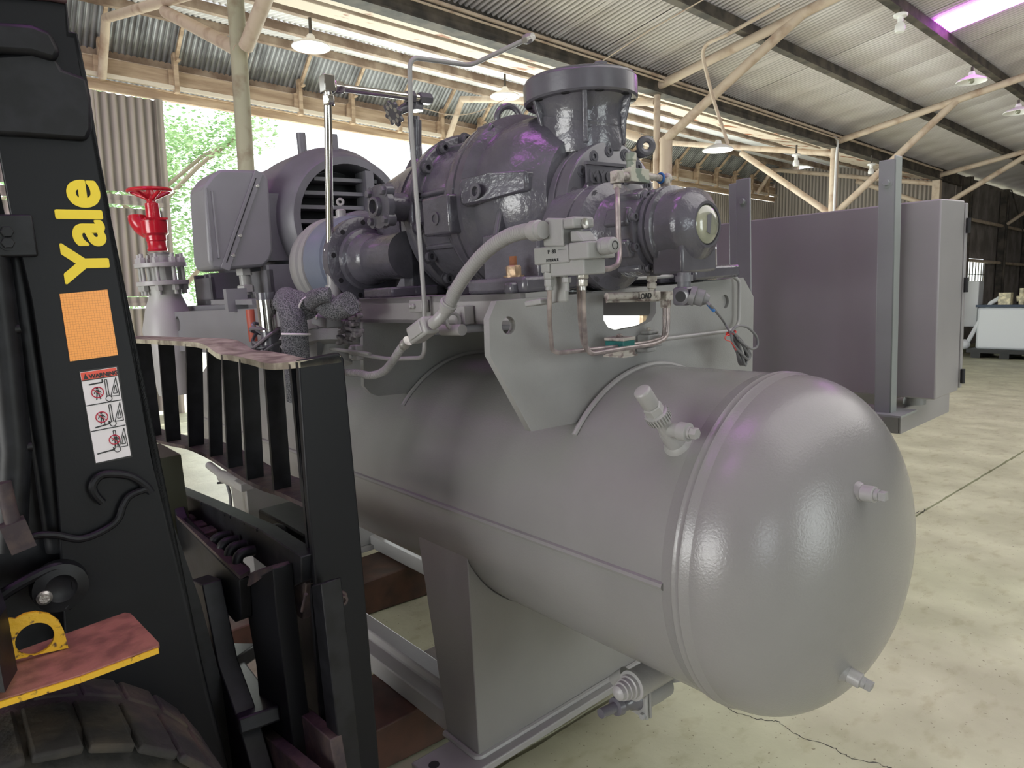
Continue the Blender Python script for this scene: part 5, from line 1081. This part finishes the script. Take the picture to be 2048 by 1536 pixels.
# stepped cover pieces at the top
m = MB(); m.prism([km(-80, 118), km(60, 108), km(112, 122), km(122, 142), km(172, 160), km(180, 200), km(182, 262), km(172, 284), km(60, 276), km(-80, 268)], (.018, 0, 0)); part('upper_cover', m, BLK, lt, bev=.008)
m = MB(); m.prism([km(-80, 46), km(60, 56), km(100, 72), km(118, 110), km(108, 130), km(60, 116), km(-80, 108)], (.03, 0, 0)); part('upper_bracket', m, BLK, lt, bev=.01)
m = MB(); m.prism([km(-80, -60), km(124, -60), km(134, 10), km(100, 4), km(-80, -10)], (.012, 0, 0)); part('mast_top_plate', m, mat('dusty_reddish_black', (.06, .028, .03), .6, bump=.4, bscale=40), lt, bev=.004)
# inner mast channel, lift chain pipe and cylinder behind the plate's left edge
m = MB(); m.prism([km(-260, -80, MX-.08), km(-15, -80, MX-.08), km(-12, 330, MX-.08), km(50, 610, MX-.08), km(96, 840, MX-.08), km(140, 1000, MX-.08), km(180, 1600, MX-.08), km(-260, 1600, MX-.08)], (-.02, 0, 0)); part('inner_mast_channel', m, BLK, lt)
m = MB(); m.tube([K(25, 450, 'x', -1.8), K(52, 650, 'x', -1.8), K(90, 900, 'x', -1.8), K(118, 1100, 'x', -1.8)], .025, 14); m.tube([K(-25, 430, 'x', -1.76), K(10, 700, 'x', -1.76), K(30, 900, 'x', -1.76), K(20, 1100, 'x', -1.76)], .03, 14); part('lift_cylinder', m, BLK, lt)
m = MB(); q = km(20, 472, MX+.006); m.obox(q, X1, (0, 1, 0), (0, 0, 1), .012, .042, .042); part('cylinder_clamp', m, BLK, lt, bev=.004)
for (x, y) in ((14, 464), (16, 486)):
    m = MB(); m.lathe(km(x, y, MX+.018), X1, [(0, .016), (.004, .016)], 18); m.hexa(km(x, y, MX+.022), X1, .02, .009); part('clamp_bolt', m, BLK, lt)
for (x, y) in ((24, 660), (48, 895)):
    m = MB(); m.cyl(km(x-14, y+3, MX+.003), km(x+16, y-3, MX+.003), .010); part('mast_pin', m, BLK, lt)
# hose or hook shaped weld bead low on the mast, tilt link and pins
m = MB(); m.tube(spline([km(x, y, MX+.014) for x, y in [(205, 1005), (190, 988), (186, 970), (200, 952), (225, 948), (262, 953), (290, 970), (302, 985)]], 6), .009, 10); part('curved_bead', m, BLK, lt)
m = MB(); m.tube(spline([km(x, y, MX+.014) for x, y in [(40, 1088), (70, 1072), (110, 1070), (160, 1078), (205, 1062), (235, 1040), (247, 1010), (262, 990), (300, 975)]], 6), .008, 10); part('curved_bead', m, BLK, lt)
m = MB(); m.tube(spline([km(x, y, MX+.02) for x, y in [(-30, 1215), (20, 1180), (75, 1150), (115, 1135), (145, 1150), (150, 1185), (130, 1215)]], 6), .012, 10); m.lathe(km(118, 1168), X1, [(0, .055), (.03, .052), (.034, .030), (.028, .02)], 28); part('tilt_link', m, BLK, lt)
m = MB(); m.lathe(km(88, 1194, MX+.03), X1, [(0, .015), (.008, .015), (.012, .010)], 16); part('grease_cap', m, ZINC, lt)
m = MB(); m.tube([K(6, 965, 'x', -1.7), K(22, 1030, 'x', -1.7), K(38, 1085, 'x', -1.7)], .014, 12); m.obox(K(35, 1070, 'x', -1.7), X1, (0, 1, .2), (0, -.2, 1), .02, .022, .03); part('hose_end', m, DUST, lt)
# chassis plate below and behind the wheel
m = MB(); m.prism([km(150, 1400, MX-.05), km(330, 1000, MX-.05), km(400, 1200, MX-.05), km(480, 1500, MX-.05), km(560, 1700, MX-.05), km(100, 1700, MX-.05)], (-.08, 0, 0)); part('chassis_plate', m, BLK, lt)
# lettering and stickers: flat print on the plate
TX = MX+.0016
u0 = (km(150, 723, TX)-km(130, 588, TX)); upd = -u0.normalized(); upd = V((0, upd.y, upd.z)).normalized(); rgt = upd; lup = V((0, -upd.z, upd.y)).normalized()
yo = km(213, 560, TX)
text('maker_lettering', 'Yale', .117, km(219, 560, TX), rgt, (0, -rgt.z, rgt.y), YLET, lt, bold=.0018, spacing=1.0, wx=1.05, fat=.0024, label='yellow maker name reading upwards on the mast')
def quad(pts, mt, nm, X_=TX, lab=None, th_=.0006):
    m = MB(); m.prism([km(x, y, X_) for x, y in pts], (-th_, 0, 0)); return part(nm, m, mt, lt, label=lab, smooth=False)
quad([(119, 588), (215, 579), (236, 710), (140, 723)], REFL, 'reflector', lab='orange honeycomb reflective patch')
lab4 = [(160, 745), (233, 734), (262, 911), (192, 926)]
quad([(158, 742), (236, 731), (265, 914), (190, 929)], INK, 'sticker_border', TX-.0004)
wst = quad(lab4, WHT, 'warning_sticker')
def lp(u, v, X_=TX+.0004):
    """point on the sticker: u across 0..1, v down 0..1"""
    a, b, c, d = lab4; x = (a[0]*(1-u)+b[0]*u)*(1-v)+(d[0]*(1-u)+c[0]*u)*v; y = (a[1]*(1-u)+b[1]*u)*(1-v)+(d[1]*(1-u)+c[1]*u)*v; return km(x, y, X_)
def lq(pts, mt, nm, X_=TX+.0004): m = MB(); m.prism([lp(u, v, X_) for u, v in pts], (-.0002, 0, 0)); return part(nm, m, mt, wst, smooth=False)
lq([(.01, .005), (.99, .005), (.99, .095), (.01, .095)], REDL, 'sticker_header')
rv = (lp(1, .08)-lp(0, .08)).normalized(); uvv = (lp(0, 0)-lp(0, .1)).normalized()
text('warning_lettering', 'WARNING', .0119, lp(.225, .080, TX+.0008), rv, uvv, INK, wst, bold=.0006, wx=.98)
m = MB(); m.prism([lp(.06, .085, TX+.0008), lp(.13, .02, TX+.0008), lp(.20, .082, TX+.0008)], (-.0002, 0, 0)); part('warning_triangle', m, INK, wst, smooth=False)
m = MB()
def stroke(pts, w_=.0016, X_=TX+.0007):
    q = [lp(u, v, X_) for u, v in pts]
    for a, b in zip(q, q[1:]): m.bar(a, b, w_, .0003, up=(1, 0, 0))
for v0 in (.095, .37, .655): stroke([(.01, v0), (.99, v0)], .0022)
for v0 in (.10, .38, .67):     # three pictograms: mast, cab triangle, wheel, forks
    h_ = .27; s = lambda u, v: (u, v0+v*h_)
    stroke([s(.62, .08), s(.62, .75)]); stroke([s(.68, .08), s(.68, .75)]); stroke([s(.62, .08), s(.68, .08)])
    stroke([s(.93, .05), s(.72, .78), s(.96, .80), s(.93, .05)]); stroke([s(.89, .35), s(.80, .68), s(.91, .69), s(.89, .35)])
    c_ = lp(*s(.66, .86), TX+.0007); m.torus(c_, X1, .006, .0008, 18, 4)
    if v0 == .10: stroke([s(.18, .18), s(.56, .16), s(.56, .04)], .003)
    elif v0 == .38: stroke([s(.15, .90), s(.56, .84), s(.56, .72)], .003)
    else: stroke([s(.08, .88), s(.56, .84), s(.56, .74)], .003)
part('pictogram_lines', m, INK, wst, smooth=False)
for (uu, vv, k) in ((.38, .245, 1), (.38, .52, 1), (.62, .79, .9)):
    m = MB()
    c_ = lp(uu, vv, TX+.0010); m.torus(c_, X1, .0115*k, .0011, 26, 4); m.bar(c_+(uvv*.008-rv*.008)*k, c_-(uvv*.008-rv*.008)*k, .0018, .0003, up=(1, 0, 0)); part('prohibition_ring', m, REDR, wst, smooth=False)
for (uu, vv) in ((.38, .245), (.38, .52), (.66, .79)):
    m = MB(); c_ = lp(uu, vv, TX+.0008); m.lathe(c_+uvv*.0095, X1, [(0, .0026), (.0002, .0026)], 12); m.bar(c_+uvv*.006, c_-uvv*.004, .006, .0003, up=(1, 0, 0))
    for s in (-1, 1): m.bar(c_-uvv*.003+rv*.0015*s, c_-uvv*.016+rv*.004*s, .0024, .0003, up=(1, 0, 0)); m.bar(c_+uvv*.005+rv*.002*s, c_-uvv*.002+rv*.007*s, .0018, .0003, up=(1, 0, 0))
    part('pictogram_person', m, INK, wst, smooth=False)
# load backrest: bent top and bottom plates with upright fins
Y0, Y1 = .64, .745
ky = lambda x, y, yv=Y0: K(x, y, 'y', yv)
def strip(pxs, t_, mt, nm):
    m = MB(); n = len(pxs); vs = []
    for (x, y) in pxs:
        p = ky(x, y); vs += [p, V((p.x, Y1, p.z)), V((p.x, Y1, p.z-t_)), V((p.x, Y0, p.z-t_))]
    fs = [(0, 1, 2, 3), (4*n-1, 4*n-2, 4*n-3, 4*n-4)]
    for i in range(n-1): fs += [(4*i+k, 4*i+4+k, 4*i+4+(k+1) % 4, 4*i+(k+1) % 4) for k in range(4)]
    m.add(vs, fs); return part(nm, m, mt, lt)
def smooth2(p, n=5): return [(q.x, q.y) for q in spline([V((a, b, 0)) for a, b in p], n)]
strip(smooth2([(230, 676), (266, 678), (330, 681), (385, 684), (410, 690), (435, 707), (460, 710), (500, 718), (530, 726), (560, 726), (597, 722)]), .016, DUSTB, 'backrest_top_plate')
strip(smooth2([(270, 866), (300, 876), (340, 886), (375, 893), (410, 908), (440, 926), (480, 952), (520, 972), (560, 985), (600, 1003), (625, 1013)]), .012, DUST, 'backrest_bottom_plate')
xs = [(271, 684, 295, 874), (317, 690, 333, 884), (372, 694, 378, 898), (415, 703, 421, 918), (445, 716, 457, 938), (481, 725, 495, 960), (529, 733, 549, 982), (581, 735, 607, 1003)]
for (xa, ya, xb_, yb_), wf_ in zip(xs, (31, 32, 34, 28, 32, 36, 37, 8)):
    a = ky(xa, ya-6); b = ky(xb_, yb_+2); yf_ = K(xa+wf_, ya, 'x', a.x).y; m = MB(); m.prism([a, V((a.x, yf_, a.z)), V((b.x, yf_, b.z)), b], (-.012, 0, 0)); part('backrest_bar', m, BLK, lt)
a = ky(597, 722); X8 = a.x; m = MB()
m.prism([K(597, 722, 'x', X8), K(640, 712, 'x', X8), K(678, 705, 'x', X8), K(688, 716, 'x', X8), K(722, 1080, 'x', X8), K(757, 1500, 'x', X8), K(764, 1600, 'x', X8), K(676, 1600, 'x', X8), K(640, 1250, 'x', X8), K(615, 990, 'x', X8)], (-.022, 0, 0)); epo = part('end_post', m, BLKS, lt, bev=.004, label='wide black end plate of the load backrest, scuffed')
q = K(680, 1197, 'x', X8); m = MB(); m.lathe(q, X1, [(0, .020), (.004, .018), (.006, .013), (.018, .013), (.018, .007), (.012, .006)], 20); part('post_bolt', m, DUST, epo)
m = MB(); m.prism([K(588, 735, 'x', X8-.05), K(597, 724, 'x', X8-.05), K(676, 1600, 'x', X8-.05), K(655, 1600, 'x', X8-.05)], (-.012, 0, 0)); part('end_post_flange', m, BLK, lt)
# carriage: slanting upper bar, front plate, bars below
def slab3(pts, Yf, dep, mt, nm, bev=.003):
    m = MB(); m.prism([K(x, y, 'y', Yf) for x, y in pts], (0, dep, 0)); return part(nm, m, mt, lt, bev=bev)
slab3([(316, 966), (420, 1012), (520, 1060), (602, 1114), (602, 1165), (585, 1175), (500, 1110), (400, 1050), (330, 1010)], .60, .045, BLK, 'carriage_upper_bar')
m = MB(); rr = random.Random(4)
for k in range(60):
    t_ = k/60; q = K(318+t_*215, 966+t_*102, 'y', .60+.04*rr.random()); m.sphere(q, .007*rr.uniform(.5, 1.1), 6, 4)
part('debris_crust', m, BLKS, lt)['kind'] = 'stuff'
slab3([(344, 1005), (356, 1040), (478, 1160), (482, 1240), (470, 1245), (420, 1190), (390, 1170), (340, 1080)], .52, .03, BLK, 'carriage_front_plate')
m = MB(); m.prism([K(352, 1030, 'y', .52), K(480, 1152, 'y', .52), K(500, 1140, 'y', .55), K(500, 1136, 'y', .60), K(372, 1022, 'y', .60)], (0, 0, -.01)); part('carriage_ledge', m, DUST, lt)
for i, (x, y) in enumerate(((438, 1082), (454, 1092), (470, 1102), (487, 1114))):
    m = MB(); q = K(x, y, 'y', .56); m.tube(spline([q+V((.0, .03, .01)), q+V((0, .0, .012)), q+V((0, -.015, 0)), q+V((0, -.018, -.035))], 4), .014, 12); part('hose_elbow', m, BLK, lt)
m = MB()
for (x, y) in ((378, 1045), (398, 1058), (418, 1070)): m.obox(K(x, y, 'y', .58), X1, (0, 1, 0), (0, 0, 1), .03, .02, .02)
part('roller_block', m, DUST, lt, bev=.004)
slab3([(488, 1168), (545, 1138), (552, 1220), (600, 1600), (545, 1600), (528, 1500), (512, 1330), (490, 1200)], .55, .05, BLKS, 'carriage_upright')
m = MB(); m.prism([K(478, 1160, 'y', .54), K(490, 1150, 'y', .54), K(545, 1134, 'y', .56), K(548, 1140, 'y', .56), K(500, 1172, 'y', .54), K(482, 1176, 'y', .54)], (0, .05, .004)); part('weld_cap', m, DUST, lt)
slab3([(548, 1130), (618, 1165), (652, 1290), (668, 1480), (576, 1420), (553, 1215)], .68, .03, BLK, 'carriage_back_plate')
slab3([(548, 1108), (600, 1150), (612, 1170), (605, 1240), (560, 1210), (549, 1180)], .62, .04, DUST, 'side_shift_block')
m = MB(); m.prism([K(622, 1172, 'y', .60), K(642, 1168, 'y', .60), K(690, 1600, 'y', .60), K(668, 1600, 'y', .60)], (0, .05, 0)); part('inner_post', m, BLK, lt, bev=.003)
m = MB(); m.cyl(K(612, 1188, 'y', .60), K(604, 1222, 'y', .60), .004); part('loose_wire', m, DUST, lt)
slab3([(380, 1160), (404, 1170), (436, 1330), (468, 1420), (520, 1600), (380, 1600)], .46, .05, BLK, 'mast_front_channel')
slab3([(386, 1160), (430, 1196), (440, 1340), (470, 1425), (440, 1440), (400, 1300)], .50, .03, BLKS, 'mast_inner_channel')
slab3([(444, 1440), (466, 1418), (532, 1475), (680, 1600), (560, 1600)], .52, .03, DUST, 'carriage_sill')
slab3([(570, 1430), (590, 1420), (660, 1480), (680, 1600), (605, 1600)], .58, .03, DUST, 'carriage_sill')
m = MB(); m.bar(K(440, 1335, 'y', .58), K(492, 1300, 'y', .70), .09, .05); part('fork_stub', m, BLK, lt, bev=.006)
m = MB(); m.bar(K(460, 1345, 'y', .60), K(520, 1440, 'y', .50), .10, .04); part('fork_arm', m, BLK, lt, bev=.006)
m = MB(); a = K(528, 1015, 'y', .74); b = K(620, 1110, 'y', .74); m.box((a.x, .72, b.z), (b.x+.02, .86, a.z)); part('carriage_box', m, BLK, lt, bev=.006)
m = MB(); q = K(556, 1075, 'y', .70); m.sphere(q, .05, 12, 8, (1.1, .8, .8)); part('hydraulic_lump', m, BLKS, lt)
m = MB(); a = K(302, 896, 'y', .52); m.box((a.x-.05, .46, K(310, 1060, 'y', .52).z), (K(333, 905, 'y', .52).x, .56, K(320, 906, 'y', .52).z)); part('far_mast_block', m, mat('olive_black_paint', (.05, .055, .03), .5), lt)
# step, bracket and wheel
SZ = -.66
kz = lambda x, y, z=SZ: K(x, y, 'z', z)
m = MB(); st = [kz(-60, 1335), kz(250, 1224), kz(262, 1226), kz(318, 1284), kz(316, 1292), kz(160, 1350), kz(-60, 1418)]; m.prism(st, (0, 0, -.012)); part('step_plate', m, ORANGE, lt, bev=.002, label='dusty orange red step plate')
m = MB(); e0, e1, e2 = kz(316, 1294), kz(160, 1352), kz(-60, 1420)
for a, b in ((e0, e1), (e1, e2)): m.bar(a-V((0, 0, .007)), b-V((0, 0, .007)), .004, .011)
part('step_edge', m, YEL, lt, label='chipped yellow edge of the step')
bc_ = kz(75, 1312); bp = bc_.y
XB = kz(138, 1296).x
def kb(x, y): return K(x, y, 'x', XB)
outb = [kb(28, 1320), kb(0, 1235), kb(14, 1238), kb(30, 1238), kb(50, 1228), kb(72, 1224), kb(98, 1228), kb(118, 1242), kb(128, 1262), kb(137, 1296)]
cu = [(p.y, p.z) for p in outb]; hb = K(70, 1278, 'x', XB)
holed(lt, 'step_bracket', XB, cu, [circ((hb.y, hb.z), .031)], .008, YEL)['label'] = 'yellow chipped bracket with a round hole'
m = MB(); m.prism([kz(-40, 1230, SZ+.02), kz(4, 1236, SZ+.02), kz(35, 1340, SZ+.02), kz(10, 1385, SZ+.02), kz(-60, 1385, SZ+.02)], (0, 0, .12)); part('cab_side', m, BLK, lt)
# tyre: tread blocks geometry on a torus-like carcass
WX0, WX1 = -1.86, -1.42; 
wc = V((0, -.02, -1.34))
top_ = K(250, 1350, 'x', -1.6)
WR = .435; wc = V((0, -.03, -1.21))
m = MB(); m.lathe(wc, X1, [(WX0, .16), (WX0, WR*.86), (WX0+.03, WR*.95), (WX0+.07, WR*.985), (WX1-.09, WR*.985), (WX1-.05, WR*.955), (WX1-.015, WR*.86), (WX1, WR*.72), (WX1-.01, WR*.55), (WX1-.03, .16)], 96); tyr = part('tyre', m, RUB, lt, label='muddy black front tyre')
src = None
for k in range(30):
    an = 2*math.pi*k/30; c, s = math.cos(an), math.sin(an)
    for j, (xa, xb_) in enumerate(((WX0+.01, WX0+.20), (WX1-.21, WX1-.01))):
        aa = an+(.06 if j else 0); c, s = math.cos(aa), math.sin(aa); m = MB()
        m.obox(wc+V(((xa+xb_)/2, c*(WR-.011), s*(WR-.011))), (1, 0, 0), (0, c, s), (0, -s, c), (xb_-xa)/2, .009, .040)
        part('tread_block', m, RUB, tyr, bev=.006)
m = MB(); m.lathe(wc, X1, [(WX1-.06, .0), (WX1-.06, .10), (WX1-.03, .16), (WX1-.02, .17)], 40, caps=False); part('wheel_rim', m, BLK, lt)
# thin black lead and small fittings seen under the backrest
t = th('level_switch', 'small pale valve fitting and looping black lead seen below the backrest', 'valve', K(440, 945, 'y', 1.05))
q = lambda x, y: K(x, y, 'y', 1.05)
m = MB(); m.cyl(q(418, 930), q(450, 955), .02); m.cyl(q(445, 952), q(480, 968), .03); m.obox(q(487, 970), X1, (0, 1, 0), (0, 0, 1), .05, .03, .02); part('fitting_body', m, GREY, t, bev=.004)
m = MB(); m.cyl(q(436, 966), q(455, 964), .006); part('fitting_pin', m, DARK, t)
m = MB(); m.tube(spline([q(452, 960), q(460, 990), q(463, 1020), q(476, 1035), q(505, 1038)], 6), .008, 8); part('lead', m, CABLE, t)
